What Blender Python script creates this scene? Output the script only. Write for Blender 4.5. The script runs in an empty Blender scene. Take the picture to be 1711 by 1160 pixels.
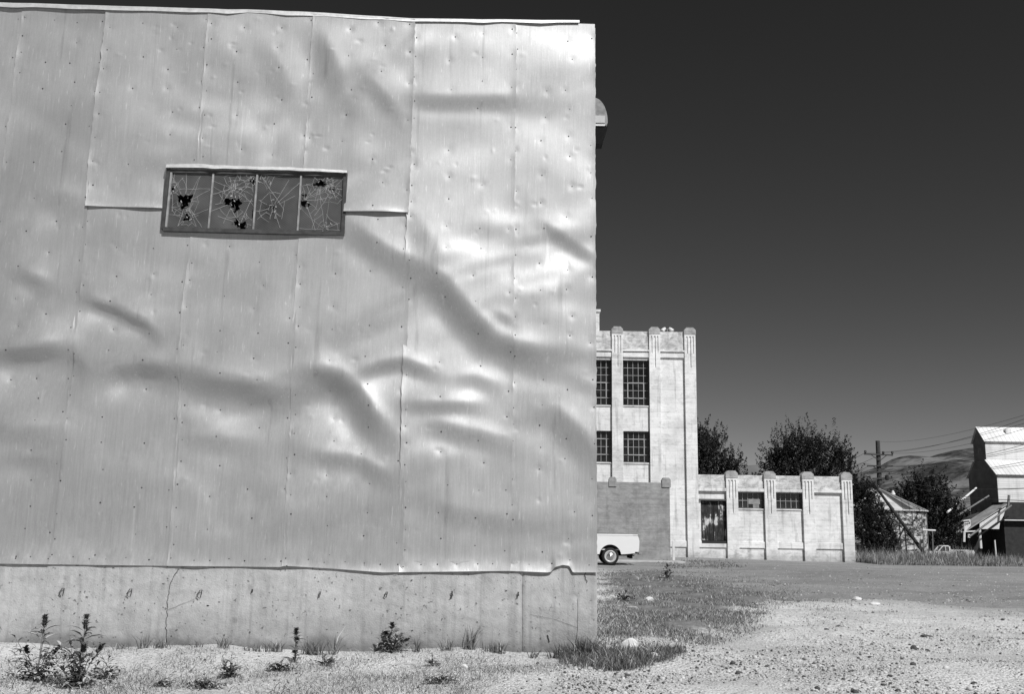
import bpy, math, random
import numpy as np
from mathutils import Vector, Matrix
random.seed(7); RNG = np.random.default_rng(11)
R = math.radians
S = bpy.context.scene
COL = S.collection

# ------------------------------------------------------------------ camera
F, CX, CY, EYE = 1651.0, 855.5, 580.0, 1.5          # focal length and centre in photo pixels, eye height in metres
PITCH, ROLL = R(10.4), 0.0150
fw = Vector((0, math.cos(PITCH), math.sin(PITCH)))
up0 = Vector((0, -math.sin(PITCH), math.cos(PITCH))); rt0 = Vector((1, 0, 0))
rt = rt0*math.cos(ROLL) + up0*math.sin(ROLL)
up = up0*math.cos(ROLL) - rt0*math.sin(ROLL)
CAM = Vector((0, 0, EYE))
cd = bpy.data.cameras.new('camera'); cam = bpy.data.objects.new('camera', cd); COL.objects.link(cam)
cd.sensor_width = 36; cd.lens = F/1711*36; cd.clip_end = 30000; cd.clip_start = .1
m = Matrix.Identity(4)
for i in range(3):
    m[i][0], m[i][1], m[i][2], m[i][3] = rt[i], up[i], -fw[i], CAM[i]
cam.matrix_world = m
S.camera = cam

# ------------------------------------------------------------------ sky, sun, exposure
SUN_AZ, SUN_EL = 31, 47                              # degrees right of straight behind the camera, and up
w = bpy.data.worlds.new('World'); S.world = w; w.use_nodes = True
nt = w.node_tree; bg = nt.nodes['Background']
sk = nt.nodes.new('ShaderNodeTexSky'); sk.sky_type = 'NISHITA'; sk.sun_disc = False
sk.sun_elevation = R(SUN_EL); sk.sun_rotation = R(180-SUN_AZ)
sk.altitude = 1400; sk.air_density = 1.0; sk.dust_density = .9; sk.ozone_density = 2.0
sp = nt.nodes.new('ShaderNodeSeparateColor')         # black and white film behind a red filter: only red light counts
nt.links.new(sk.outputs[0], sp.inputs[0])
gm = nt.nodes.new('ShaderNodeMath'); gm.operation = 'POWER'; gm.inputs[1].default_value = 1.5      # the film's contrast
ml = nt.nodes.new('ShaderNodeMath'); ml.operation = 'MULTIPLY'; ml.inputs[1].default_value = .50
nt.links.new(sp.outputs[0], gm.inputs[0]); nt.links.new(gm.outputs[0], ml.inputs[0]); nt.links.new(ml.outputs[0], bg.inputs['Color'])
bg.inputs['Strength'].default_value = .05
sl = bpy.data.lights.new('sun', 'SUN'); sl.energy = 5.0; sl.angle = R(.5); sl.color = (1, 1, 1)
so = bpy.data.objects.new('sun', sl); COL.objects.link(so); so.location = (20, -20, 40)
tosun = Vector((math.sin(R(SUN_AZ))*math.cos(R(SUN_EL)), -math.cos(R(SUN_AZ))*math.cos(R(SUN_EL)), math.sin(R(SUN_EL))))
so.rotation_euler = tosun.to_track_quat('Z', 'Y').to_euler()
S.view_settings.view_transform = 'Standard'; S.view_settings.look = 'None'
S.view_settings.exposure = 0; S.view_settings.gamma = 1

# ------------------------------------------------------------------ helpers
def ray(px, py):
    return fw + rt*((px-CX)/F) - up*((py-CY)/F)
def at(px, py, Y):                                   # the point at depth Y
    d = ray(px, py); return CAM + d*(Y/d.y)
def ground(px, py, z=0.0):
    d = ray(px, py); return CAM + d*((z-EYE)/d.z)
FWn, RTn, UPn = np.array(fw), np.array(rt), np.array(up)
def rays(px, py):
    px = np.asarray(px, float)[..., None]; py = np.asarray(py, float)[..., None]
    return FWn + RTn*((px-CX)/F) - UPn*((py-CY)/F)
def grounds(px, py):
    d = rays(px, py); return np.array(CAM) + d*(-EYE/d[..., 2:3])
def sstep(a, b, x):
    t = np.clip((x-a)/(b-a), 0, 1); return t*t*(3-2*t)
def terrain(x, y):
    x = np.asarray(x, float); y = np.asarray(y, float)
    z = -.14*sstep(10, 19, x)*sstep(38, 57, y)*(1-sstep(60, 66, y))
    z = z - 1.25*sstep(63, 88, y)
    return z

def make_mesh(name, v, f, mats, mi=None, parent=None, loc=None, smooth=False):
    me = bpy.data.meshes.new(name)
    if isinstance(v, np.ndarray) and isinstance(f, np.ndarray):
        n = f.shape[1]
        me.vertices.add(len(v)); me.vertices.foreach_set('co', v.astype(np.float32).ravel())
        me.loops.add(f.size); me.loops.foreach_set('vertex_index', f.astype(np.int32).ravel())
        me.polygons.add(len(f)); me.polygons.foreach_set('loop_start', np.arange(0, f.size, n, dtype=np.int32))
        me.polygons.foreach_set('loop_total', np.full(len(f), n, dtype=np.int32))
        me.update(calc_edges=True)
    else:
        me.from_pydata([tuple(p) for p in v], [], [tuple(p) for p in f])
    for q in (mats if isinstance(mats, (list, tuple)) else [mats]): me.materials.append(q)
    if mi is not None: me.polygons.foreach_set('material_index', np.asarray(mi, dtype=np.int32))
    if smooth: me.polygons.foreach_set('use_smooth', np.ones(len(me.polygons), dtype=bool))
    me.update()
    o = bpy.data.objects.new(name, me); COL.objects.link(o)
    if parent is not None:
        o.parent = parent
    if loc is not None: o.location = loc
    return o
def root_loc(o):
    p = Vector((0, 0, 0))
    while o is not None:
        p = p + o.location; o = o.parent
    return p

class MB:
    def __init__(s): s.v = []; s.f = []; s.m = []
    def add(s, v, f, m=0):
        b = len(s.v); s.v += [Vector(p) for p in v]; s.f += [tuple(i+b for i in q) for q in f]; s.m += [m]*len(f); return s
    def hexa(s, p, m=0):                             # p: four bottom then four top corners
        return s.add(p, [(3,2,1,0), (4,5,6,7), (0,1,5,4), (1,2,6,5), (2,3,7,6), (3,0,4,7)], m)
    def box(s, x0, x1, y0, y1, z0, z1, m=0, bev=0):
        if bev:
            b = bev; pts = []
            for z, i in ((z0, b), (z0+b, 0), (z1-b, 0), (z1, b)):
                pts += [(x0+i, y0+i, z), (x1-i, y0+i, z), (x1-i, y1-i, z), (x0+i, y1-i, z)]
            f = [(3,2,1,0), (12,13,14,15)]
            for k in range(3):
                for j in range(4): f.append((4*k+j, 4*k+(j+1)%4, 4*k+4+(j+1)%4, 4*k+4+j))
            return s.add(pts, f, m)
        return s.hexa([(x0,y0,z0),(x1,y0,z0),(x1,y1,z0),(x0,y1,z0),(x0,y0,z1),(x1,y0,z1),(x1,y1,z1),(x0,y1,z1)], m)
    def tube(s, pts, r, n=8, m=0, cap=True):
        pts = [Vector(p) for p in pts]; k = len(pts)
        rr = r if isinstance(r, (list, tuple)) else [r]*k
        b = len(s.v); u = None
        for i, p in enumerate(pts):
            t = (pts[min(i+1, k-1)]-pts[max(i-1, 0)]).normalized()
            if u is None: u = t.orthogonal().normalized()
            u = (u - t*u.dot(t)).normalized(); q = t.cross(u)
            for j in range(n):
                a = 2*math.pi*j/n; s.v.append(p + (u*math.cos(a)+q*math.sin(a))*rr[i])
        for i in range(k-1):
            for j in range(n):
                s.f.append((b+i*n+j, b+i*n+(j+1)%n, b+(i+1)*n+(j+1)%n, b+(i+1)*n+j)); s.m.append(m)
        if cap:
            s.f.append(tuple(b+j for j in range(n))[::-1]); s.m.append(m)
            s.f.append(tuple(b+(k-1)*n+j for j in range(n))); s.m.append(m)
        return s
    def prism(s, poly, axis, a, c, m=0):             # polygon in the two other axes, extruded along axis 'x', 'y' or 'z'
        def P(u, v, t): return {'y': (u, t, v), 'x': (t, u, v), 'z': (u, v, t)}[axis]
        n = len(poly); v = [P(u, q, a) for u, q in poly]+[P(u, q, c) for u, q in poly]
        f = [tuple(range(n))[::-1], tuple(range(n, 2*n))]+[(i, (i+1) % n, n+(i+1) % n, n+i) for i in range(n)]
        return s.add(v, f, m)
    def lathe(s, prof, n=32, axis='z', c=(0, 0, 0), m=0):   # prof: (radius, along the axis)
        b = len(s.v); c = Vector(c); k = len(prof)
        for r_, h in prof:
            for j in range(n):
                a = 2*math.pi*j/n; p, q = r_*math.cos(a), r_*math.sin(a)
                s.v.append(c + Vector({'z': (p, q, h), 'y': (p, h, q), 'x': (h, p, q)}[axis]))
        for i in range(k-1):
            for j in range(n):
                s.f.append((b+i*n+j, b+i*n+(j+1) % n, b+(i+1)*n+(j+1) % n, b+(i+1)*n+j)); s.m.append(m)
        return s
    def build(s, name, mats, parent=None, local=False, loc=None, smooth=False):
        off = Vector((0, 0, 0))
        if not local:
            off = root_loc(parent) if parent is not None else (Vector(loc) if loc is not None else off)
        return make_mesh(name, [p-off for p in s.v], s.f, mats, s.m, parent, loc if parent is None else None, smooth)

def tag(o, label=None, cat=None, group=None, kind=None):
    for k, v in (('label', label), ('category', cat), ('group', group), ('kind', kind)):
        if v: o[k] = v
    return o
def empty(name, loc, label, cat, group=None, rz=0):
    o = bpy.data.objects.new(name, None); COL.objects.link(o); o.location = loc; o.rotation_euler = (0, 0, rz)
    o.empty_display_size = .3
    return tag(o, label, cat, group)

# ------------------------------------------------------------------ materials (all grey: the film is black and white)
def g(v): return (v, v, v, 1)
class MT:
    def __init__(s, name, rough=.8, metal=0, spec=.3):
        s.m = bpy.data.materials.new(name); s.m.use_nodes = True; s.t = s.m.node_tree
        s.b = s.t.nodes['Principled BSDF']; s.b.inputs['Roughness'].default_value = rough
        s.b.inputs['Metallic'].default_value = metal; s.b.inputs['Specular IOR Level'].default_value = spec
        s.tc = s.t.nodes.new('ShaderNodeTexCoord')
    def link(s, a, b): s.t.links.new(a, b)
    def coord(s, scale=(1, 1, 1), rot=(0, 0, 0)):
        mp = s.t.nodes.new('ShaderNodeMapping'); mp.inputs['Scale'].default_value = scale; mp.inputs['Rotation'].default_value = rot
        s.link(s.tc.outputs['Object'], mp.inputs['Vector']); return mp.outputs[0]
    def noise(s, scale, detail=4, rough=.55, sc=(1, 1, 1), dist=0, rot=(0, 0, 0)):
        n = s.t.nodes.new('ShaderNodeTexNoise'); n.inputs['Scale'].default_value = scale; n.inputs['Detail'].default_value = detail
        n.inputs['Roughness'].default_value = rough; n.inputs['Distortion'].default_value = dist
        s.link(s.coord(sc, rot), n.inputs['Vector']); return n.outputs['Fac']
    def voro(s, scale, sc=(1, 1, 1), out='Distance', feat='F1'):
        n = s.t.nodes.new('ShaderNodeTexVoronoi'); n.inputs['Scale'].default_value = scale; n.feature = feat
        s.link(s.coord(sc), n.inputs['Vector']); return n.outputs[out]
    def ramp(s, x, *st):
        r = s.t.nodes.new('ShaderNodeValToRGB'); e = r.color_ramp.elements
        while len(e) < len(st): e.new(.5)
        for i, (p, v) in enumerate(st): e[i].position = p; e[i].color = g(v)
        s.link(x, r.inputs[0]); return r.outputs[0]
    def math(s, op, a, b, clamp=False):
        n = s.t.nodes.new('ShaderNodeMath'); n.operation = op; n.use_clamp = clamp
        for i, q in enumerate((a, b)):
            if isinstance(q, (int, float)): n.inputs[i].default_value = q
            else: s.link(q, n.inputs[i])
        return n.outputs[0]
    def mix(s, fac, a, b):
        n = s.t.nodes.new('ShaderNodeMix'); n.data_type = 'FLOAT'
        for i, q in ((0, fac), (2, a), (3, b)):
            if isinstance(q, (int, float)): n.inputs[i].default_value = q
            else: s.link(q, n.inputs[i])
        return n.outputs[0]
    def attr(s, name):
        n = s.t.nodes.new('ShaderNodeAttribute'); n.attribute_name = name; return n.outputs['Fac']
    def sep(s, axis):
        n = s.t.nodes.new('ShaderNodeSeparateXYZ'); s.link(s.tc.outputs['Object'], n.inputs[0]); return n.outputs[axis]
    def color(s, x):
        if isinstance(x, (int, float)): s.b.inputs['Base Color'].default_value = g(x)
        else: s.link(x, s.b.inputs['Base Color'])
        return s
    def rough(s, x): s.link(x, s.b.inputs['Roughness']); return s
    def bump(s, x, strength=.3, dist=.01):
        n = s.t.nodes.new('ShaderNodeBump'); n.inputs['Strength'].default_value = strength; n.inputs['Distance'].default_value = dist
        s.link(x, n.inputs['Height']); s.link(n.outputs[0], s.b.inputs['Normal']); return s
def plain(name, v, rough=.7, metal=0, var=.25, scale=3, spec=.3, bump=0):
    t = MT(name, rough, metal, spec); n = t.noise(scale, 5)
    t.color(t.ramp(n, (.25, v*(1-var)), (.75, v*(1+var))))
    if bump: t.bump(n, bump, .02)
    return t.m

# galvanised sheet
t = MT('galvanised_sheet', .5, .61, .3)
st = t.noise(9, 5, .6, (4, 4, .22)); fine = t.noise(160, 3, .6, (1, 1, .18)); bl = t.noise(1.1, 5, .6)
spk = t.noise(230, 2, .5)
c = t.math('ADD', t.ramp(st, (.3, .31), (.7, .345)), t.ramp(fine, (.3, -.0), (.75, .035)))
c = t.math('ADD', c, t.ramp(bl, (.3, 0), (.7, .07)))
c = t.math('ADD', c, t.ramp(spk, (.3, 0), (.75, .10)))
scr = t.ramp(t.noise(4, 2, .5, (14, 14, 1.2), .3, (0, .5, 0)), (.66, 0), (.72, .10))
c = t.math('ADD', c, scr)
vs = t.noise(70, 3, .6, (1, 1, .022)); c = t.math('MULTIPLY', c, t.ramp(vs, (.3, .95), (.7, 1.04)))
oi = t.t.nodes.new('ShaderNodeObjectInfo'); c = t.math('MULTIPLY', c, t.ramp(oi.outputs['Random'], (0, .94), (1, 1.06)))
dp = t.noise(6, 3, .5, (1.4, 1.4, .05)); c = t.math('MULTIPLY', c, t.ramp(dp, (.27, .82), (.36, 1), (.68, 1), (.75, 1.16)))
lw = t.math('MULTIPLY', t.math('ADD', t.sep(2), t.math('MULTIPLY', t.noise(.8, 4), 2.0)), .12); vs2 = t.ramp(t.noise(30, 4, .65, (1, 1, .05)), (.35, .92), (.65, 1.03))
c = t.math('MULTIPLY', c, t.mix(t.ramp(lw, (.35, 1), (.6, 0)), 1.0, vs2))
t.color(c); t.rough(t.ramp(t.noise(2.3, 5, .6, (1, 1, .6)), (.3, .465), (.7, .535)))
t.bump(t.math('ADD', t.math('MULTIPLY', t.noise(60, 4, .6), .35), t.noise(5, 3)), .12, .006)
M_SHEET = t.m
t = MT('bright_flashing', .45, .5, .5); t.color(t.ramp(t.noise(12, 5), (.3, .5), (.7, .66))); t.bump(t.noise(14, 4), .2, .01); M_FLASH = t.m
M_NAIL = plain('rusty_nail_head', .03, .8)
M_DARK = plain('dark_interior', .02, .9)
M_TIMBER = plain('wall_boarding', .08, .9)
# foundation concrete
t = MT('foundation_concrete', .9, 0, .2)
n1 = t.noise(1.6, 6, .6); n2 = t.noise(14, 5, .6); pit = t.voro(26); n3 = t.noise(55, 3)
c = t.math('ADD', t.ramp(n1, (.3, .30), (.7, .40)), t.ramp(n2, (.3, -.0), (.7, .08)))
c = t.math('MULTIPLY', c, t.ramp(t.noise(22, 3, .5), (.27, .35), (.36, 1)))
c = t.math('MULTIPLY', c, t.ramp(t.noise(3.1, 4, .6), (.28, .72), (.38, 1)))
drip = t.noise(5, 3, .5, (3, 3, .15)); c = t.math('MULTIPLY', c, t.ramp(drip, (.3, .8), (.5, 1)))
zz = t.math('ADD', t.sep(2), t.math('MULTIPLY', t.math('SUBTRACT', t.noise(2.4, 5), .5), .34))
c = t.math('MULTIPLY', c, t.ramp(zz, (.04, .45), (.16, .78), (.5, 1)))      # splashed dirt along the foot
t.color(c); t.bump(t.math('ADD', n2, t.math('ADD', n3, t.ramp(pit, (.0, 0), (.12, .6)))), .45, .012)
M_FOUND = t.m
M_CRACK = plain('crack_shadow', .03, .95)
# painted concrete
def painted(name, hi, lo, board=True, stain=.5, thr=.46):
    t = MT(name, .85, 0, .2)
    n1 = t.noise(.55, 6, .62); n2 = t.noise(2.6, 6, .65, (1, 1, 1.6), .6); n3 = t.noise(9, 4)
    c = t.ramp(n2, (.32, lo), (thr, hi)); c = t.math('MULTIPLY', c, t.ramp(n1, (.28, .66), (.58, 1)))
    c = t.math('MULTIPLY', c, t.ramp(t.noise(1.2, 4, .6, (3, 3, .25)), (.28, 1-stain*.5), (.45, 1)))
    bw = t.noise(1.0, 3, .5, (.25, .25, 9)); c = t.math('MULTIPLY', c, t.ramp(bw, (.3, .86), (.55, 1)))
    if name == 'white_painted_concrete':             # rain splash and dirt near the ground
        c = t.math('MULTIPLY', c, t.ramp(t.math('ADD', t.sep(2), t.math('MULTIPLY', n2, .8)), (.35, .55), (1.1, 1)))
    t.color(c); t.bump(t.math('ADD', n3, t.math('MULTIPLY', bw, 1.5)), .35, .02); return t.m
M_WHITE = painted('white_painted_concrete', .76, .58, stain=.8, thr=.5)
M_PARAPET = painted('weathered_parapet', .66, .30, stain=.6, thr=.58)
M_CAP = painted('weathered_cap', .42, .22, thr=.6)
M_GREYWALL = painted('grey_cement_render', .34, .23, stain=.4, thr=.6)
M_STEEL = plain('dark_window_steel', .10, .6)
M_MUNTIN = plain('light_window_bar', .30, .6)
t = MT('factory_glass', .12, 0, .5); t.color(t.ramp(t.voro(2.6, (1, 1, 1.3), 'Color'), (.2, .004), (.8, .018))); t.bump(t.noise(3, 3), .15, .02); M_PANE = t.m
t = MT('wired_glass', .32, 0, .6)
wn = t.t.nodes.new('ShaderNodeTexWave'); wn.inputs['Scale'].default_value = 13; wn.bands_direction = 'X'
t.link(t.coord((1, 1, 1), (0, R(50), 0)), wn.inputs['Vector'])
wn2 = t.t.nodes.new('ShaderNodeTexWave'); wn2.inputs['Scale'].default_value = 13; t.link(t.coord((1, 1, 1), (0, R(-58), 0)), wn2.inputs['Vector'])
c = t.math('ADD', t.ramp(t.noise(2.6, 5), (.25, .018), (.75, .085)), t.math('MULTIPLY', t.math('ADD', t.ramp(wn.outputs['Fac'], (.5, 0), (.95, 1)), t.ramp(wn2.outputs['Fac'], (.5, 0), (.95, 1))), .016))
t.color(c); t.bump(t.noise(9, 4), .2, .01); M_WIRED = t.m
M_SHARD = plain('crazed_glass_edge', .34, .5, 0, .35, 20)
M_FRAME = plain('old_window_frame', .05, .75, 0, .5, 9, bump=.3)
M_PUTTY = plain('pale_putty_bar', .24, .8, 0, .4, 12)
# weathered plank door
t = MT('peeling_plank_door', .85, 0, .2)
c = t.ramp(t.math('ADD', t.math('MULTIPLY', t.noise(2.0, 6, .7, (1, 1, .6)), .7), t.math('MULTIPLY', t.noise(3, 4, .6, (5, 5, .35)), .3)), (.44, .02), (.53, .06), (.57, .55))
t.color(c); t.bump(t.noise(8, 4, .6, (4, 4, .3)), .4, .02); M_DOOR = t.m
M_PAINT = plain('white_truck_paint', .70, .35, 0, .03, 2, .5)
M_RUBBER = plain('tyre_rubber', .018, .8)
M_CHROME = plain('worn_chrome', .62, .28, .9, .1)
M_RIM = plain('light_wheel_rim', .45, .4, .1, .1)
M_BLACK = plain('black_underbody', .012, .9)
t = MT('cab_glass', .08, 0, .6); t.color(.03); M_CABGLASS = t.m
# ground
t = MT('dirt_and_gravel', .95, 0, .1)
road = t.attr('road'); soil = t.attr('soil')
nb = t.noise(.45, 7, .62); nm = t.noise(3.5, 6, .65); nf = t.noise(28, 5, .7); peb = t.voro(34, out='Color'); pebd = t.voro(34)
pale = t.math('ADD', t.ramp(nb, (.3, .43), (.6, .64)), t.math('SUBTRACT', t.math('MULTIPLY', nf, .30), .14))
pale = t.math('ADD', pale, t.math('MULTIPLY', t.math('SUBTRACT', nm, .5), .34))
pale = t.math('MULTIPLY', pale, t.ramp(peb, (.08, .55), (.35, .95), (.9, 1.12)))
grey = t.math('ADD', t.ramp(t.noise(.25, 6, .6, (.5, 1.6, 1)), (.3, .16), (.7, .30)), t.math('MULTIPLY', t.math('SUBTRACT', nf, .5), .42))
grey = t.math('ADD', grey, t.ramp(t.noise(60, 3, .7), (.3, -.08), (.7, .08)))
grey = t.math('ADD', grey, t.math('MULTIPLY', t.math('SUBTRACT', t.noise(7, 5, .7), .5), .16))
dk = t.math('ADD', t.ramp(nm, (.3, .12), (.7, .26)), t.math('MULTIPLY', t.math('SUBTRACT', nf, .5), .1))
rf = t.ramp(t.math('ADD', road, t.math('MULTIPLY', t.math('SUBTRACT', nb, .5), 1.6)), (.35, 0), (.75, 1))
sf = t.ramp(t.math('ADD', soil, t.math('MULTIPLY', t.math('SUBTRACT', nm, .5), 1.3)), (.42, 0), (.62, 1))
t.color(t.mix(sf, t.mix(rf, pale, grey), dk))
t.bump(t.math('ADD', nf, t.math('ADD', t.math('MULTIPLY', nm, 1.2), t.math('MULTIPLY', pebd, -.8))), .9, .03); M_GROUND = t.m
M_STONE = [plain('stone_pale', .45, .9, 0, .3, 9), plain('stone_grey', .34, .9, 0, .3, 9), plain('stone_dark', .07, .9, 0, .3, 9)]
M_ROCK = plain('pale_rock', .55, .9, 0, .3, 6, bump=.5)
M_GRASS = [plain('green_grass', .09, .8, 0, .35, 2), plain('dull_grass', .18, .8, 0, .35, 2), plain('dry_straw', .42, .8, 0, .25, 2)]
M_WEED = [plain('weed_leaf', .06, .55, 0, .35, 20, .5), plain('weed_leaf_pale', .34, .5, 0, .3, 20, .5), plain('weed_stem', .14, .7)]
def leafmat(name, v):
    t = MT(name, .75, 0, .12); t.color(t.ramp(t.noise(.7, 5), (.3, v*.6), (.7, v*1.5))); return t.m
M_LEAF = [leafmat('foliage_dark', .012), leafmat('foliage_mid', .026), leafmat('foliage_light', .060)]
M_BARK = plain('bark', .06, .9, 0, .4, 8, bump=.5)
t = MT('mountain_slope', .95, 0, .05)
mn = t.noise(.006, 9, .68, (1, 1, 2.2)); mf = t.noise(.045, 6, .7, (1, 1, 1.6))
c = t.math('ADD', t.ramp(mn, (.42, .042), (.5, .085), (.58, .18)), t.math('MULTIPLY', t.math('SUBTRACT', mf, .5), .20))
t.color(c); M_MOUNT = t.m
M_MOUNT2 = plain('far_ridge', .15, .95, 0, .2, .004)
M_POLE = plain('creosoted_pole', .05, .85, 0, .4, 6)
M_WIRE = plain('wire', .04, .6)
M_PORC = plain('insulator', .03, .3)
# grain bin
t = MT('rusty_bin_sheet', .7, .2, .3)
br = t.t.nodes.new('ShaderNodeTexBrick'); br.inputs['Scale'].default_value = 1.0
c = t.ramp(t.noise(1.3, 5, .7, (1, 1, 2.6)), (.42, .03), (.48, .26), (.56, .56))
c = t.math('MULTIPLY', c, t.ramp(t.noise(3.4, 4, .6, (1, 1, 3)), (.36, .12), (.46, 1)))
t.color(c)
wv = t.t.nodes.new('ShaderNodeTexWave'); wv.bands_direction = 'Z'; wv.inputs['Scale'].default_value = 2.6; t.link(t.coord(), wv.inputs['Vector'])
t.bump(wv.outputs['Fac'], .5, .03); M_BIN = t.m
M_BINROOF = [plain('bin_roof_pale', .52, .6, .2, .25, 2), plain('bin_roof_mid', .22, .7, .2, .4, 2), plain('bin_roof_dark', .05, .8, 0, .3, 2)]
# elevator siding
t = MT('elevator_siding', .7, 0, .3)
c = t.ramp(t.noise(.5, 6, .65, (.4, .4, 4)), (.3, .56), (.6, .74))
c = t.math('MULTIPLY', c, t.ramp(t.noise(.35, 4, .6, (3, 3, .4)), (.3, .75), (.5, 1)))
wv = t.t.nodes.new('ShaderNodeTexWave'); wv.bands_direction = 'Z'; wv.inputs['Scale'].default_value = 1.1; t.link(t.coord(), wv.inputs['Vector'])
c = t.math('MULTIPLY', c, t.ramp(wv.outputs['Fac'], (.0, .82), (.25, 1))); t.color(c); M_SIDING = t.m
t = MT('elevator_roof', .5, .2, .4)
wv = t.t.nodes.new('ShaderNodeTexWave'); wv.bands_direction = 'X'; wv.inputs['Scale'].default_value = .55; t.link(t.coord(), wv.inputs['Vector'])
c = t.math('MULTIPLY', t.ramp(t.noise(.4, 5), (.3, .6), (.7, .78)), t.ramp(wv.outputs['Fac'], (.0, .72), (.2, 1))); t.color(c); M_EROOF = t.m
M_GABLE = plain('shade_toned_gable', .14, .9, 0, .35, .8)  # darker than the siding: the gable end's shade is put into its colour
M_SHEDROOF = plain('shed_roof', .34, .7, .1, .35, 1.2)
M_SHEDDARK = plain('shed_interior_shade', .03, .9, 0, .4, 2)
M_WHITEPOST = plain('white_painted_wood', .6, .8, 0, .15, 3)
M_GREYSTEEL = plain('grey_steel_tube', .18, .6, .3, .3, 3)
M_SLAB = plain('pale_concrete_slab', .38, .9, 0, .2, 3, bump=.3)

# ------------------------------------------------------------------ ground
def inpoly(px, py, poly):
    ins = np.zeros(np.shape(px), bool); n = len(poly)
    for i in range(n):
        x0, y0 = poly[i]; x1, y1 = poly[(i+1) % n]
        if y0 == y1: continue
        c = ((y0 > py) != (y1 > py)) & (px < (x1-x0)*(py-y0)/(y1-y0)+x0); ins ^= c
    return ins
def polydist(px, py, poly):
    d = np.full(np.shape(px), 1e9); n = len(poly)
    for i in range(n):
        x0, y0 = poly[i]; x1, y1 = poly[(i+1) % n]; dx, dy = x1-x0, y1-y0
        tt = np.clip(((px-x0)*dx+(py-y0)*dy)/(dx*dx+dy*dy), 0, 1)
        d = np.minimum(d, np.hypot(px-x0-tt*dx, py-y0-tt*dy))
    return np.where(inpoly(px, py, poly), d, -d)
GRASS_PX = [(985,957),(1060,953),(1130,958),(1220,972),(1310,990),(1340,999),(1322,1009),(1262,1022),(1285,1038),(1240,1050),(1170,1068),(1110,1072),(1040,1076),(985,1080)]
CLUMP_PX = [(935,1098),(990,1078),(1050,1090),(1120,1086),(1148,1092),(1120,1106),(1050,1118),(985,1118),(948,1110)]
gw = [tuple(ground(*p))[:2] for p in GRASS_PX]; cw = [tuple(ground(*p))[:2] for p in CLUMP_PX]
roadw = [tuple(ground(*p))[:2] for p in [(1000,951),(1110,962),(1230,982),(1330,1001),(1450,1008),(1600,1016),(1760,1026)]]
roadw = roadw + [(80, 24), (120, 58), (-40, 58), (-40, 46)]
def axis(segs):
    out = []
    for a, b, s in segs: out += list(np.arange(a, b, s))
    return np.array(out + [segs[-1][1]])
xs = axis([(-9000,-800,900),(-800,-100,60),(-100,-14,4),(-14,15,.13),(15,60,.6),(60,200,5),(200,1000,60),(1000,9000,900)])
ys = axis([(-400,-20,30),(-20,8,1),(8,27,.13),(27,60,.35),(60,100,1),(100,300,8),(300,1200,60),(1200,12000,800)])
gx, gy = np.meshgrid(xs, ys)
gz = terrain(gx, gy)
near = (1-sstep(30, 60, gy))*sstep(2, 9, gy)*(1-sstep(30, 50, np.abs(gx)))
bump = np.zeros_like(gx)
for k in range(26):
    wl = random.uniform(.5, 4); a = random.uniform(0, 6.28); ph = random.uniform(0, 6.28)
    bump += np.sin((gx*math.cos(a)+gy*math.sin(a))*6.28/wl+ph)*.0045*min(wl, 1.6)
gz = gz + bump*near
gz += .06*np.exp(-((gy-20)/4)**2)*np.exp(-((gx-9)/5)**2) + .05*np.exp(-((gy-11.2)/.9)**2)*(gx > 2)*sstep(2, 4, gx)
gv = np.stack([gx, gy, gz], -1).reshape(-1, 3)
ny, nx = gx.shape; idx = np.arange(ny*nx).reshape(ny, nx)
gf = np.stack([idx[:-1, :-1], idx[:-1, 1:], idx[1:, 1:], idx[1:, :-1]], -1).reshape(-1, 4)
G = tag(make_mesh('ground', gv, gf, M_GROUND, smooth=True), 'pale dirt and gravel ground with a grey gravel lot', None, None, 'structure')
def setattr_f(o, name, arr):
    at_ = o.data.attributes.new(name, 'FLOAT', 'POINT'); at_.data.foreach_set('value', arr.astype(np.float32).ravel())
rd = polydist(gv[:, 0], gv[:, 1], roadw); rmask = sstep(-5, 3, rd)*(gv[:, 1] < 64) + (gv[:, 1] >= 64)*.3
setattr_f(G, 'road', rmask)
sd = np.maximum(sstep(-1.2, 2.2, polydist(gv[:, 0], gv[:, 1], gw)), sstep(-.25, .3, polydist(gv[:, 0], gv[:, 1], cw)))
sd = np.maximum(sd, sstep(61, 70, gv[:, 1])*.9)
setattr_f(G, 'soil', sd)
def gheight(x, y):                                   # height of the ground mesh at a point
    i = np.clip(np.searchsorted(xs, x)-1, 0, nx-2); j = np.clip(np.searchsorted(ys, y)-1, 0, ny-2)
    u = (x-xs[i])/(xs[i+1]-xs[i]); v = (y-ys[j])/(ys[j+1]-ys[j])
    return gz[j, i]*(1-u)*(1-v)+gz[j, i+1]*u*(1-v)+gz[j+1, i]*(1-u)*v+gz[j+1, i+1]*u*v

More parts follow.
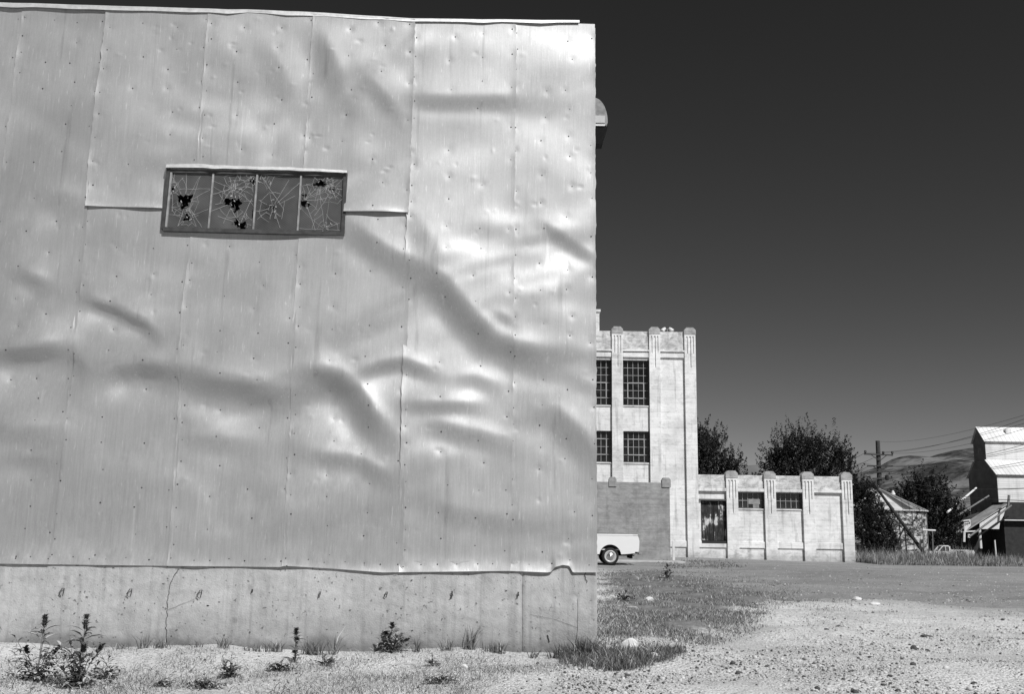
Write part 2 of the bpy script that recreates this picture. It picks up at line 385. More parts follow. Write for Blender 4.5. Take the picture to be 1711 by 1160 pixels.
# ------------------------------------------------------------------ the metal-clad building
WA = R(1.9)                                          # the front wall runs very slightly away to the right
W0 = ground(998, 1091); W0.z = 0
WD = Vector((math.cos(WA), math.sin(WA), 0)); WN = Vector((WD.y, -WD.x, 0)); WN = WN if WN.y < 0 else -WN
def wall(px, py, off=0.0):
    d = ray(px, py); k = (W0-CAM).dot(WN)/d.dot(WN); return CAM + d*k + WN*off
def walls(px, py, off):
    d = rays(px, py); n = np.array(WN); k = (np.array(W0-CAM)@n)/(d@n)
    return np.array(CAM) + d*k[..., None] + n*np.asarray(off)[..., None]
PXM = (W0.y)/F                                       # metres per photo pixel on the wall
shed = empty('metal_clad_building', (W0.x, W0.y, 0), 'large mill building clad in dented nailed galvanised metal sheets on a concrete foundation', 'building')
def line(pts):
    ys_, xs_ = [p[1] for p in pts], [p[0] for p in pts]
    def f(y): 
        y = np.asarray(y, float); r = np.interp(y, ys_, xs_)
        sl0 = (xs_[1]-xs_[0])/(ys_[1]-ys_[0]); sl1 = (xs_[-1]-xs_[-2])/(ys_[-1]-ys_[-2])
        return np.where(y < ys_[0], xs_[0]+sl0*(y-ys_[0]), np.where(y > ys_[-1], xs_[-1]+sl1*(y-ys_[-1]), r))
    return f
LL = line([(-150,0),(-290,960)])
S0 = line([(37,17),(12,220),(-80,930)])
S1 = line([(178,17),(151,250),(135,470),(107,700),(80,935)])
S2 = line([(348,25),(330,270),(318,390),(305,520),(295,700),(280,935)])
S3 = line([(523,30),(508,270),(500,392),(490,540),(484,690),(472,945)])
S4 = line([(692,38),(682,357),(674,620),(668,950)])
S5 = line([(861,40),(857,440),(855,700),(851,950)])
SE = line([(994,36),(996,640),(998.5,957)])
def ytop(x): return np.interp(x, [-300, 5, 500, 690, 968, 1000], [-2, 8, 23, 33, 39, 40])
def ybot(x): return np.interp(x, [-300, 5, 270, 470, 476, 560, 640, 850, 914, 921, 927, 940, 951, 957, 1000], [938, 942.5, 946, 948, 946, 951, 957, 954.5, 957, 956, 948, 944.5, 946, 957, 957])
WIN = [(283,284),(579,291),(574.5,392),(271,385)]
DARK = [  # (points, half width in photo pixels, slope): creases that face the ground
 ([(165,642),(199,625),(232,620),(294,626)], 13, .20), ([(300,636),(360,650),(420,660),(484,666)], 18, .22),
 ([(488,642),(530,636),(560,642),(585,660),(610,700),(640,735)], 17, .24), ([(500,662),(545,660)], 10, .10),
 ([(598,629),(635,615),(670,609),(724,628)], 8, .20), ([(690,455),(735,485),(775,535),(815,575),(858,595),(915,602)], 16, .26),
 ([(757,640),(790,637),(830,650)], 9, .14), ([(680,682),(730,682),(797,683)], 8, .17), ([(720,715),(770,730),(842,745)], 12, .17),
 ([(862,695),(920,700),(960,735),(997,785)], 17, .17), ([(-20,602),(60,593),(116,588)], 13, .22), ([(118,598),(145,622)], 10, .17),
 ([(25,462),(85,482)], 9, .15), ([(140,503),(190,520),(240,545),(260,560)], 7, .20), ([(575,385),(640,430),(690,455)], 14, .14),
 ([(690,171),(760,173),(857,172)], 9, .16), ([(825,525),(858,545)], 5, .12), ([(690,380),(715,420)], 14, .12),
 ([(515,765),(600,777),(645,802)], 10, .13), ([(-10,732),(95,727)], 12, .10), ([(10,775),(90,770)], 9, .10), ([(300,742),(400,746)], 12, .10),
 ([(958,640),(992,652)], 9, .14), ([(905,380),(945,405),(994,437)], 7, .16), ([(580,470),(660,490)], 30, .05), ([(860,880),(960,870)], 22, .07),
 ([(520,60),(545,110),(560,150)], 16, .10), ([(600,130),(640,170),(665,200)], 10, .08), ([(60,335),(140,345)], 14, .08), ([(235,300),(320,260)], 16, .07),
 ([(700,840),(760,865),(850,880)], 14, .09), ([(310,620),(340,560)], 14, .06), ([(440,90),(470,150)], 14, .06)]
LIGHT = [  # and those that face the sky
 ([(-20,172),(25,188),(60,208),(100,234),(145,256)], 11, .17), ([(168,152),(230,145),(335,158)], 8, .14), ([(345,163),(400,185),(455,235)], 9, .16),
 ([(690,190),(760,189),(857,191)], 7, .18), ([(700,142),(780,128),(855,126)], 14, .10), ([(478,535),(520,570),(570,612),(635,690),(672,722)], 12, .17),
 ([(305,685),(390,703),(484,736)], 13, .16), ([(525,748),(600,757),(664,738)], 8, .20), ([(715,695),(790,708),(852,722)], 9, .14),
 ([(862,785),(920,810),(990,838)], 12, .17), ([(688,345),(740,395),(790,435),(830,478),(858,520)], 22, .09), ([(870,405),(930,425),(995,445)], 18, .10),
 ([(285,825),(340,870),(410,905)], 10, .09), ([(146,327),(170,319),(195,332)], 6, .18), ([(600,80),(650,120),(690,170)], 12, .12),
 ([(180,660),(235,645),(290,660)], 12, .10), ([(590,395),(640,410),(680,450)], 10, .08), ([(130,575),(200,590),(300,590)], 14, .08),
 ([(695,455),(720,480)], 6, .15), ([(960,270),(998,285)], 10, .14), ([(950,170),(998,150)], 20, .10), ([(150,258),(165,300)], 10, .07),
 ([(660,800),(720,840),(790,870)], 12, .09), ([(20,330),(80,310),(140,330)], 14, .07), ([(380,215),(430,240),(470,280)], 12, .08), ([(700,240),(850,236)], 20, .07),
 ([(862,905),(930,925),(995,900)], 12, .08), ([(880,320),(960,350)], 16, .07), ([(200,210),(250,235),(270,270)], 12, .08)]
def stroke(px, py, pts, w_, slope):
    """the slope a crease asks for: its size across the band, and the direction (up the sheet) it points"""
    best = np.full(px.shape, 1e9); ds = np.zeros(px.shape); wt = np.zeros(px.shape); NX = np.zeros(px.shape); NY = np.zeros(px.shape)
    L = [math.dist(pts[i], pts[i+1]) for i in range(len(pts)-1)]; T = sum(L); acc = 0
    for i in range(len(pts)-1):
        (x0, y0), (x1, y1) = pts[i], pts[i+1]; dx, dy = (x1-x0)/L[i], (y1-y0)/L[i]
        u = (px-x0)*dx+(py-y0)*dy; uc = np.clip(u, 0, L[i]); e = u-uc
        nx_, ny_ = -dy, dx
        if ny_ > 0: nx_, ny_ = -nx_, -ny_
        d = (px-x0)*nx_+(py-y0)*ny_; tot = np.hypot(d, e); s_ = acc+uc
        tp = np.clip(np.minimum(s_, T-s_)/(2.2*w_), 0, 1); tp = .3+.7*tp*tp*(3-2*tp)
        ok = tot < best
        best = np.where(ok, tot, best); ds = np.where(ok, d, ds); wt = np.where(ok, np.exp(-(e/(1.3*w_))**2)*tp, wt)
        NX = np.where(ok, nx_, NX); NY = np.where(ok, ny_, NY); acc += L[i]
    q = ds/w_
    a = slope*wt*np.where(q > 0, np.exp(-np.abs(q)**4), np.exp(-np.abs(q)**2.2*.8))
    return a*NX, a*NY
HNOISE = [(random.uniform(60, 420), random.uniform(-.9, .9), random.uniform(0, 6.28)) for _ in range(22)]
SL = 1.0
def blur(h, sg):
    k = np.exp(-.5*(np.arange(-int(3*sg), int(3*sg)+1)/sg)**2); k /= k.sum(); r = len(k)//2
    for ax in (0, 1):
        p_ = np.pad(h, [(r, r) if i == ax else (0, 0) for i in (0, 1)], mode='edge')
        h = sum(w_*np.take(p_, np.arange(i, i+h.shape[ax]), axis=ax) for i, w_ in enumerate(k))
    return h
RX, RY = np.arange(-330, 1040, 3.0), np.arange(-30, 1010, 3.0)
def big_relief():
    px, py = np.meshgrid(RX, RY); gx_ = np.zeros(px.shape); gy_ = np.zeros(px.shape)
    for p_, w_, s_ in DARK:
        a, b_ = stroke(px, py, p_, w_*1.25, s_*DK*(.75+.85*max(0, 1-p_[0][0]/750))); gx_ += blur(a, .9); gy_ += blur(b_, .9)
    for p_, w_, s_ in LIGHT:
        a, b_ = stroke(px, py, p_, w_*1.35, s_*LT); gx_ -= blur(a, 1.4); gy_ -= blur(b_, 1.4)
    # the dented surface whose slopes come nearest to those (least squares, solved with a Fourier transform)
    P_ = 120; gx_ = np.pad(gx_, P_); gy_ = np.pad(gy_, P_)
    kx = np.fft.fftfreq(gx_.shape[1])[None, :]*2*np.pi; ky = np.fft.fftfreq(gx_.shape[0])[:, None]*2*np.pi
    k2 = kx**2+ky**2+(2*np.pi/170)**2
    H = -1j*(kx*np.fft.fft2(gx_)+ky*np.fft.fft2(gy_))/k2
    return np.real(np.fft.ifft2(H))[P_:-P_, P_:-P_]*3*PXM
DK, LT = 3.75, .5
RELIEF = big_relief()
CRUMPLE = [(random.uniform(26, 70), random.uniform(-1.1, 1.1), random.uniform(0, 6.28)) for _ in range(9)]
def relief(px, py, seed):
    u = np.clip((px-RX[0])/3, 0, len(RX)-1.01); v = np.clip((py-RY[0])/3, 0, len(RY)-1.01); i = u.astype(int); j = v.astype(int); u = u-i; v = v-j
    h = RELIEF[j, i]*(1-u)*(1-v)+RELIEF[j, i+1]*u*(1-v)+RELIEF[j+1, i]*(1-u)*v+RELIEF[j+1, i+1]*u*v
    qx = px + 26*np.sin(py/83+1)+18*np.sin(px/61+py/47); qy = py + 22*np.sin(px/97)+14*np.sin(py/39+px/71+2)
    for k, (wl, a, ph) in enumerate(HNOISE):
        a2 = 1.57+a*.8
        h = h + .0046*(wl/250)*np.sin((qx*math.cos(a2)*.8+qy*math.sin(a2))*6.28/wl+ph+seed*(.17 if k % 2 else 0))
    mk = np.clip(.5+.9*np.sin(px/131+1.1)*np.sin(py/89+2.3)+.4*np.sin((px+py)/57), 0, 1)
    for k, (wl, a, ph) in enumerate(CRUMPLE):
        a2 = 1.57+a; h = h + mk*.018*wl*PXM/6.28*np.sin((qx*math.cos(a2)+qy*math.sin(a2))*6.28/wl+ph+.15*seed)
    return h
NAILS = []
def sheet(l, r, top, bot, off, seed, cut=False, edge=0.0):
    """one sheet of metal: a fine grid between two seams, dented, nailed, with a slight curl along its edges"""
    H = 240 if bot is ybot and top is ytop else 150
    u = np.linspace(0, 1, 76)[None, :]; v = np.linspace(0, 1, int(H*1.25))[:, None]
    px = np.zeros((v.shape[0], u.shape[1])); py = np.zeros_like(px)
    yy = np.full(px.shape, 500.)
    for _ in range(4):
        xx = l(yy)+(r(yy)-l(yy))*u
        t_ = top(xx) if callable(top) else np.full(px.shape, top)+0*xx
        b_ = bot(xx) if callable(bot) else np.full(px.shape, bot)+0*xx
        yy = t_+(b_-t_)*v
    px = l(yy)+(r(yy)-l(yy))*u; py = yy
    # ragged edges
    jag = np.interp(py[:, 0], np.linspace(-40, 1000, 160), RNG.normal(0, .6, 160))
    px = px + jag[:, None]*np.exp(-u*30) + np.roll(jag, 37)[:, None]*np.exp(-(1-u)*30)
    h = relief(px, py, seed)
    if bot is ybot: h = h*(1-.9*np.exp(-(np.clip(ybot(px)-py, 0, None)/22)**2))
    h = h*(1-.85*np.exp(-(np.clip(py-ytop(px), 0, None)/26)**2)) + off
    dl = (px-l(py)); dr = (r(py)-px)
    wav = .5+.5*np.sin(py/31+seed)*np.sin(py/13.7+seed*2.1)
    h += .008*wav*np.exp(-np.clip(dl, 0, None)/5) + .008*(1-wav)*np.exp(-np.clip(dr, 0, None)/5)
    if bot is ybot: h += .020*np.exp(-np.clip(ybot(px)-py, 0, None)/9)*(1+.25*np.sin(px/23))
    else: h += .016*np.exp(-np.clip(bot(px)-py, 0, None)/5)*(1+.6*np.sin(px/17+seed))
    # nails: a row beside each seam and one or two between them
    nl = []
    y0, y1 = float(py.min())+14, float(py.max())-8
    for fr, stp in ((.045, 34), (.36, 46), (.68, 40), (.955, 52)):
        y = y0+random.uniform(0, 20)
        while y < y1:
            x = float(l(y)+(r(y)-l(y))*fr)+random.gauss(0, 5 if .1 < fr < .9 else 1.2)
            if random.random() < .78: nl.append((x, y))
            y += stp*random.uniform(.75, 1.3)
    if bot is ybot:
        x = float(l(940))+6
        while x < float(r(940)):
            nl.append((x, float(ybot(x))-random.uniform(9, 14))); x += random.uniform(24, 40)
    for x, y in nl:
        rr = ((px-x)**2+(py-y)**2); h -= random.uniform(.0012, .005)*np.exp(-rr/random.uniform(18, 60))
    for _ in range(34):                              # small stone dings
        x = random.uniform(float(px.min()), float(px.max())); y = random.uniform(y0, y1)
        h -= random.uniform(-.004, .006)*np.exp(-(((px-x)/random.uniform(1.8, 6))**2+((py-y)/random.uniform(1.8, 3.5))**2))
    P = walls(px, py, h)
    nv, nu = px.shape; ii = np.arange(nv*nu).reshape(nv, nu)
    f = np.stack([ii[:-1, :-1], ii[1:, :-1], ii[1:, 1:], ii[:-1, 1:]], -1).reshape(-1, 4)
    if cut:
        fx = (px[:-1, :-1]+px[1:, 1:]).ravel()/2; fy = (py[:-1, :-1]+py[1:, 1:]).ravel()/2
        f = f[~((inpoly(fx, fy, WIN)) & (polydist(fx, fy, WIN) > .5))]
    V = [P.reshape(-1, 3)]; base = nv*nu; mi = [np.zeros(len(f), int)]; FF = [f]
    for x, y in nl:
        if cut and inpoly(np.array(x), np.array(y), [(276,276),(584,286),(580,397),(266,390)]): continue
        j = np.unravel_index(np.argmin((px-x)**2+(py-y)**2), px.shape)
        c_ = P[j] + np.array(WN)*.005; r_ = random.uniform(.0045, .0095)
        a = np.arange(8)*math.pi/4; e1 = np.array(WD); e2 = np.array([0, 0, 1.])
        ring = c_ + r_*(np.cos(a)[:, None]*e1+np.sin(a)[:, None]*e2)
        back = c_ - np.array(WN)*.012 + 1.1*r_*(np.cos(a)[:, None]*e1+np.sin(a)[:, None]*e2)
        V.append(np.vstack([ring, back]))
        q = [[base+0, base+1, base+2, base+3], [base+0, base+3, base+4, base+7], [base+4, base+5, base+6, base+7]]
        q += [[base+k, base+8+k, base+8+(k+1) % 8, base+(k+1) % 8] for k in range(8)]
        FF.append(np.array(q)); mi.append(np.ones(len(q), int)); base += 16
    V = np.vstack(V) - np.array(shed.location)
    return make_mesh('metal_sheet', V, np.vstack(FF), [M_SHEET, M_NAIL], np.concatenate(mi), shed, smooth=True)
def sh(f, d): return lambda y: f(y)+d
def lapL(x): return np.interp(x, [140, 270, 575, 690], [345, 348.5, 355.5, 358])
def lapLu(x): return lapL(x)-8
o = sheet(LL, sh(S0, 5), ytop, ybot, 0, 1)
sheet(S0, sh(S1, 3), ytop, ybot, .006, 2)
sheet(sh(S1, -3), sh(S2, 5), lapLu, ybot, 0, 3, True); sheet(S2, sh(S3, 5), lapLu, ybot, .003, 4, True); sheet(S3, sh(S4, 5), lapLu, ybot, .006, 5, True)
sheet(S1, sh(S2, 5), ytop, lapL, .018, 6, True); sheet(S2, sh(S3, 5), ytop, lapL, .022, 7, True); sheet(S3, sh(S4, 2), ytop, lapL, .027, 8, True)
sheet(sh(S4, -2), sh(S5, 2), ytop, ybot, .011, 9); sheet(sh(S5, -3), SE, ytop, ybot, .004, 10)
# roof flashing strip
def strip(name, pts_top, pts_bot, off, out, mat, parent, n=120, jit=1.2):
    xs_ = np.linspace(pts_top[0][0], pts_top[-1][0], n)
    yt = np.interp(xs_, [p[0] for p in pts_top], [p[1] for p in pts_top]); yb = np.interp(xs_, [p[0] for p in pts_bot], [p[1] for p in pts_bot])
    sm = np.interp(np.arange(n), np.linspace(0, n-1, n//3), RNG.normal(0, 1, n//3))
    rows = []
    for k in range(6):
        f_ = k/5; o_ = off + out*(f_**2) + (.004*sm if k in (4, 5) else 0*sm) + (-.05 if k == 0 else 0)
        rows.append(walls(xs_, yt+(yb-yt)*f_+(jit*sm if k == 5 else .3*sm), o_))
    P = np.array(rows); ii = np.arange(6*n).reshape(6, n)
    f = np.stack([ii[:-1, :-1], ii[1:, :-1], ii[1:, 1:], ii[:-1, 1:]], -1).reshape(-1, 4)
    return make_mesh(name, P.reshape(-1, 3)-np.array(root_loc(parent)), f, mat, parent=parent, smooth=True)
strip('roof_flashing', [(-300,-7),(5,3),(500,18),(690,30),(968,33.5)], [(-300,3),(5,12),(500,26.5),(690,37),(968,40.5)], .026, .008, M_FLASH, shed)
# structure behind the sheets
CORNER = wall(997, 600, -.01); XR = CORNER.x; TOPZ = wall(500, 20).z-.05
XL = wall(-280, 500).x
FZ = wall(500, 953).z
def wq(mb, pts, off, depth, m=0):                    # a slab given by four picture corners on the wall plane (bottom-left first, anticlockwise)
    p = [wall(x, y, off) for x, y in pts]; q = [a - WN*depth for a in p]
    return mb.hexa([p[0], p[1], q[1], q[0], p[3], p[2], q[2], q[3]], m)
mb = MB()
wq(mb, [(-285,950),(267,953),(267,20),(-285,4)], -.27, .12); wq(mb, [(584,958),(995,960),(992,40),(584,34)], -.27, .12)
wq(mb, [(267,953),(584,958),(584,402),(267,396)], -.27, .12); wq(mb, [(267,274),(584,282),(584,34),(267,22)], -.27, .12)
mb.build('wall_boarding', M_TIMBER, shed)
p = wall(995, 500); BK = 26.0
mb = MB(); mb.box(XR-.16, XR-.01, p.y+.08, BK, FZ+.02, TOPZ); mb.box(XL, XR-.01, BK, BK+.15, FZ+.02, TOPZ); mb.box(XL, XL+.15, p.y-.1, BK, FZ+.02, TOPZ)
mb.build('side_wall', M_SHEET, shed)
a = wall(-285, 4).y+.16
MB().hexa([(XL,a-.02,TOPZ-.25),(XR-.03,p.y+.02,TOPZ-.25),(XR-.03,BK+.15,TOPZ-.02),(XL,BK+.15,TOPZ-.02),(XL,a-.02,TOPZ-.13),(XR-.03,p.y+.02,TOPZ-.13),(XR-.03,BK+.15,TOPZ+.1),(XL,BK+.15,TOPZ+.1)]).build('roof', M_SHEET, shed)
# foundation: two pours with a joint between
def foundation(x0, x1, off, seed):
    n = int((x1-x0)/4)+2; px, py = np.meshgrid(np.linspace(x0, x1, n), np.linspace(938, 1125, 48))
    h = np.full(px.shape, off)
    for k in range(10): h += .0016*np.sin(px*random.uniform(.01, .2)+random.uniform(0, 6))*np.sin(py*random.uniform(.02, .25)+random.uniform(0, 6))
    for k in range(int(n*.6)):
        x = random.uniform(x0+3, x1-3); y = random.uniform(955, 1080); h -= random.uniform(.002, .012)*np.exp(-(((px-x)/random.uniform(1.5, 4))**2+((py-y)/random.uniform(1.5, 4))**2))
    ends = (px == px.min()) | (px == px.max()); h = np.where(ends, off-.02, h)
    px = np.where(px == px.min(), x0+.01, px)
    P = walls(px, py, h); 
    P[0] -= 0; nv, nu = px.shape; ii = np.arange(nv*nu).reshape(nv, nu)
    f = np.stack([ii[:-1, :-1], ii[1:, :-1], ii[1:, 1:], ii[:-1, 1:]], -1).reshape(-1, 4)
    return make_mesh('foundation', P.reshape(-1, 3)-np.array(shed.location), f, M_FOUND, parent=shed, smooth=True)
fA = foundation(-285, 872.2, -.004, 1); fB = foundation(872.6, 998, -.012, 2)
mb = MB(); y0 = wall(995, 1000).y+.1
mb.box(XR-.3, XR, y0, BK, -.3, FZ); mb.build('foundation_side', M_FOUND, shed)
# cracks and rusty form ties in the concrete
def ribbon(mb, pts, w0, off, m=0):
    for i in range(len(pts)-1):
        (x0, y0), (x1, y1) = pts[i], pts[i+1]; L = math.dist(pts[i], pts[i+1]) or 1; nx_, ny_ = -(y1-y0)/L*w0, (x1-x0)/L*w0
        mb.add([wall(x0-nx_, y0-ny_, off), wall(x1-nx_, y1-ny_, off), wall(x1+nx_, y1+ny_, off), wall(x0+nx_, y0+ny_, off)], [(0, 1, 2, 3)], m)
mb = MB()
def crack(pts, w0, off):
    q = []
    for i in range(len(pts)-1):
        for k in range(6):
            f_ = k/6; q.append((pts[i][0]+(pts[i+1][0]-pts[i][0])*f_+random.gauss(0, .9), pts[i][1]+(pts[i+1][1]-pts[i][1])*f_))
    q.append(pts[-1]); mb = MB(); ribbon(mb, q, w0, off); mb.build('crack', M_CRACK, shed)
crack([(297,951),(284,976),(281,1000),(279,1034),(277,1050),(279,1074)], .42, .006); crack([(281,1020),(300,1012),(325,1002)], .22, .006)
crack([(966,1000),(964,1050),(962,1085)], .25, -.004); crack([(884,1027),(930,1037),(965,1050)], .2, -.004)
crack([(977,955),(980,975)], .5, -.004); crack([(916,952),(915,966)], 1.2, -.02)
crack([(967,1077),(980,1077)], .9, -.004); crack([(915,1062),(918,1074)], .9, -.004)
for k in range(34):
    x, y = random.uniform(0, 860), random.uniform(960, 1070); crack([(x, y), (x+random.uniform(-3, 4), y+random.uniform(-1.5, 1.5))], random.uniform(.3, .7), .006)
for x, y, s_, fl in [(104,990,9,1),(217,991,9,1),(334,993,9,1),(421,988,4,0),(533,994,7,0),(645,994,6,1),(753,994,8,-1),(864,994,6,-1)]:
    q = MB(); pts = [(x-.2*s_, y+s_*.8), (x-.5*s_*fl, y+.2*s_), (x+.15*s_, y-.7*s_), (x+.45*s_, y-.7*s_), (x+.25*s_, y+.1*s_), (x, y+.8*s_)]
    q.tube([wall(px_, py_, .012+.014*math.sin(i)) for i, (px_, py_) in enumerate(pts)], .005, 6); q.build('form_tie', M_NAIL, shed)

# window
wc = wall(425, 338)
win = MB()
def bar(mb, a, b, w0, off, dep, m=0):                # a bar along a picture line on the wall plane
    L = math.dist(a, b); nx_, ny_ = -(b[1]-a[1])/L*w0, (b[0]-a[0])/L*w0
    wq(mb, [(a[0]+nx_, a[1]+ny_), (b[0]+nx_, b[1]+ny_), (b[0]-nx_, b[1]-ny_), (a[0]-nx_, a[1]-ny_)], off, dep, m)
fr = MB()
bar(fr, (274,384.5), (576,392), 3.2, .054, .2); bar(fr, (283,283), (273.5,384), 3.0, .050, .18); bar(fr, (578,290), (573.5,391), 3.0, .050, .18); bar(fr, (283,287), (579,294), 2.6, .046, .18)
window = fr.build('window', M_FRAME, shed)
cols_ = [((285,289), (276,381)), ((358,290), (349.5,383)), ((431,292), (424,385)), ((504,294), (498,387)), ((575,296), (570,388))]
for (a, b) in cols_[1:4]:
    q = MB(); bar(q, a, b, 1.5, .042, .04); q.build('window_mullion', M_PUTTY, window)
q = MB(); bar(q, (288,290), (279,381), 1.6, .05, .04); q.build('window_stop', M_PUTTY, window)
def quadpt(i, u, v):                                 # u, v in pane i
    (a, b), (c, d) = cols_[i], cols_[i+1]
    tx, ty = a[0]+(c[0]-a[0])*u, a[1]+(c[1]-a[1])*u; bx, by = b[0]+(d[0]-b[0])*u, b[1]+(d[1]-b[1])*u
    return (tx+(bx-tx)*v, ty+(by-ty)*v)
HOLES = [[(.10,.31,.03,.04),(.40,.50,.15,.11),(.36,.62,.05,.04),(.48,.81,.06,.06)], [(.90,.12,.05,.05),(.38,.50,.10,.06),(.56,.55,.12,.11),(.62,.86,.05,.06),(.73,.93,.11,.06),(.98,.72,.04,.06)],
         [(.40,.59,.05,.025)], [(.46,.14,.13,.05),(.75,.24,.05,.03),(.11,.36,.07,.025),(.09,.50,.08,.055),(.22,.53,.03,.05)]]
HUBS = [[(.10,.31),(.42,.55),(.48,.81)], [(.45,.27),(.5,.52),(.9,.12),(.7,.9)], [(.40,.59),(.10,.02)], [(.45,.14),(.75,.24),(.12,.45),(.62,.96)]]
for i in range(4):
    n = 70; uu, vv = np.meshgrid(np.linspace(-.02, 1.02, n), np.linspace(-.02, 1.02, n))
    (a, b), (c, d) = cols_[i], cols_[i+1]
    X = (a[0]*(1-uu)+c[0]*uu)*(1-vv)+(b[0]*(1-uu)+d[0]*uu)*vv; Y = (a[1]*(1-uu)+c[1]*uu)*(1-vv)+(b[1]*(1-uu)+d[1]*uu)*vv
    P = walls(X, Y, np.full(X.shape, .022)+.004*np.sin(uu*9+i)*np.sin(vv*7+2*i))
    ii = np.arange(n*n).reshape(n, n); f = np.stack([ii[:-1, :-1], ii[1:, :-1], ii[1:, 1:], ii[:-1, 1:]], -1).reshape(-1, 4)
    fu = (uu[:-1, :-1]+uu[1:, 1:]).ravel()/2; fv = (vv[:-1, :-1]+vv[1:, 1:]).ravel()/2; keep = np.ones(len(f), bool)
    for hx, hy, rx, ry in HOLES[i]:
        an = np.arctan2((fv-hy)/ry, (fu-hx)/rx); rr = np.hypot((fu-hx)/rx, (fv-hy)/ry)
        keep &= rr > 1+.28*np.sin(an*3+hx*40)+.2*np.sin(an*7+hy*50)
    mb = MB(); mb.add(P.reshape(-1, 3), f[keep], 0)
    def crk(u0, v0, u1, v1, w0, m=1):
        pts = []; n_ = 7; bend = random.gauss(0, .014)
        for k in range(n_+1):
            f_ = k/n_; u_ = u0+(u1-u0)*f_+bend*math.sin(f_*3.14)+random.gauss(0, .0035); v_ = v0+(v1-v0)*f_+random.gauss(0, .0035)-bend*math.sin(f_*3.14)
            if not (0 < u_ < 1 and 0 < v_ < 1): break
            if any(((u_-hx)/rx)**2+((v_-hy)/ry)**2 < 1 for hx, hy, rx, ry in HOLES[i]): continue
            pts.append(quadpt(i, u_, v_))
        if len(pts) > 1: ribbon(mb, pts, w0, .029, m)
    for hx, hy in HUBS[i]:
        nr = random.randint(8, 11)
        an0 = [k/nr*6.283+random.gauss(0, .15) for k in range(nr)]
        for a_ in an0:
            L = random.uniform(.25, 1.0); crk(hx+.03*math.cos(a_), hy+.03*math.sin(a_), hx+L*math.cos(a_), hy+L*.8*math.sin(a_), random.uniform(.13, .27))
        for rr in (.09, .17, .30):
            for k in range(nr):
                if random.random() < .55:
                    a0, a1 = an0[k], an0[(k+1) % nr]; crk(hx+rr*math.cos(a0), hy+rr*.9*math.sin(a0), hx+rr*1.05*math.cos(a1), hy+rr*.95*math.sin(a1), random.uniform(.12, .24))
        for k in range(10):                          # loose slivers round the impact
            a_ = random.uniform(0, 6.283); r_ = abs(random.gauss(.09, .05)); u_, v_ = hx+r_*math.cos(a_), hy+r_*math.sin(a_)
            if not (.03 < u_ < .97 and .03 < v_ < .97): continue
            t3 = [quadpt(i, u_+random.uniform(-.03, .03), v_+random.uniform(-.035, .035)) for _ in range(3)]
            mb.add([wall(*q_, .028+random.uniform(0, .006)) for q_ in t3], [(0, 1, 2)], random.choice([0, 1]))
        for k in range(5):
            a_ = random.uniform(0, 6.283); r_ = abs(random.gauss(.10, .06)); u_, v_ = hx+r_*math.cos(a_), hy+r_*math.sin(a_)
            a2 = random.uniform(0, 6.283); crk(u_, v_, u_+.06*math.cos(a2), v_+.06*math.sin(a2), random.uniform(.25, .55))
    mb.build('pane', [M_WIRED, M_SHARD], window)
s_ = strip('window_flashing', [(280,276),(330,274.5),(400,279),(480,280),(581,286)], [(281,283),(330,283.5),(400,286),(480,287.5),(580,292)], .066, .016, M_FLASH, shed, 60, .5)

# hood on the far side wall of the metal building
hy0 = 13.9
def hp(px, py): p = at(px, py, hy0); return (p.x, p.z)
hood = empty('exhaust_hood', (XR+.02, hy0+.2, hp(1000,212)[1]), 'weathered round-topped exhaust hood with dark tapered spout high on the metal building side', 'exhaust hood')
(cxx, zz0) = hp(993, 204); rx_ = hp(1015.5, 200)[0]-cxx; rz_ = hp(996, 163)[1]-zz0
arc = [(cxx+rx_*math.cos(a), zz0+rz_*math.sin(a)) for a in np.linspace(0, math.pi/2, 14)]
arc = [(hp(1013.2, 209)[0], hp(1013, 209)[1])] + arc + [(XR+.01, arc[-1][1]), (XR+.01, hp(1000, 209)[1])]
M_HOOD = plain('weathered_hood', .22, .8, .1, .45, 7, bump=.3)
MB().prism(arc, 'y', hy0, hy0+.4).build('hood_cover', M_HOOD, hood)
z1 = hp(1000, 194)[1]; z2 = hp(1000, 206)[1]
MB().box(XR+.02, hp(1010.5, 200)[0], hy0-.03, hy0+.1, z2, z1).build('hood_band', M_SLAB, hood)
MB().box(XR+.02, hp(1010.5, 210)[0], hy0-.03, hy0+.1, hp(1000, 211)[1], hp(1000, 208.5)[1]).build('hood_lip', M_WHITEPOST, hood)
za, zb = hp(1000, 211.5)[1], hp(1000, 236)[1]; xa, xb = hp(1016, 212)[0], hp(1008, 241)[0]
MB().hexa([(XR+.02, hy0+.1, zb), (xb, hy0+.1, zb), (xb, hy0+.3, zb), (XR+.02, hy0+.3, zb), (XR+.02, hy0-.02, za), (xa, hy0-.02, za), (xa, hy0+.4, za), (XR+.02, hy0+.4, za)]).build('spout', M_BLACK, hood)

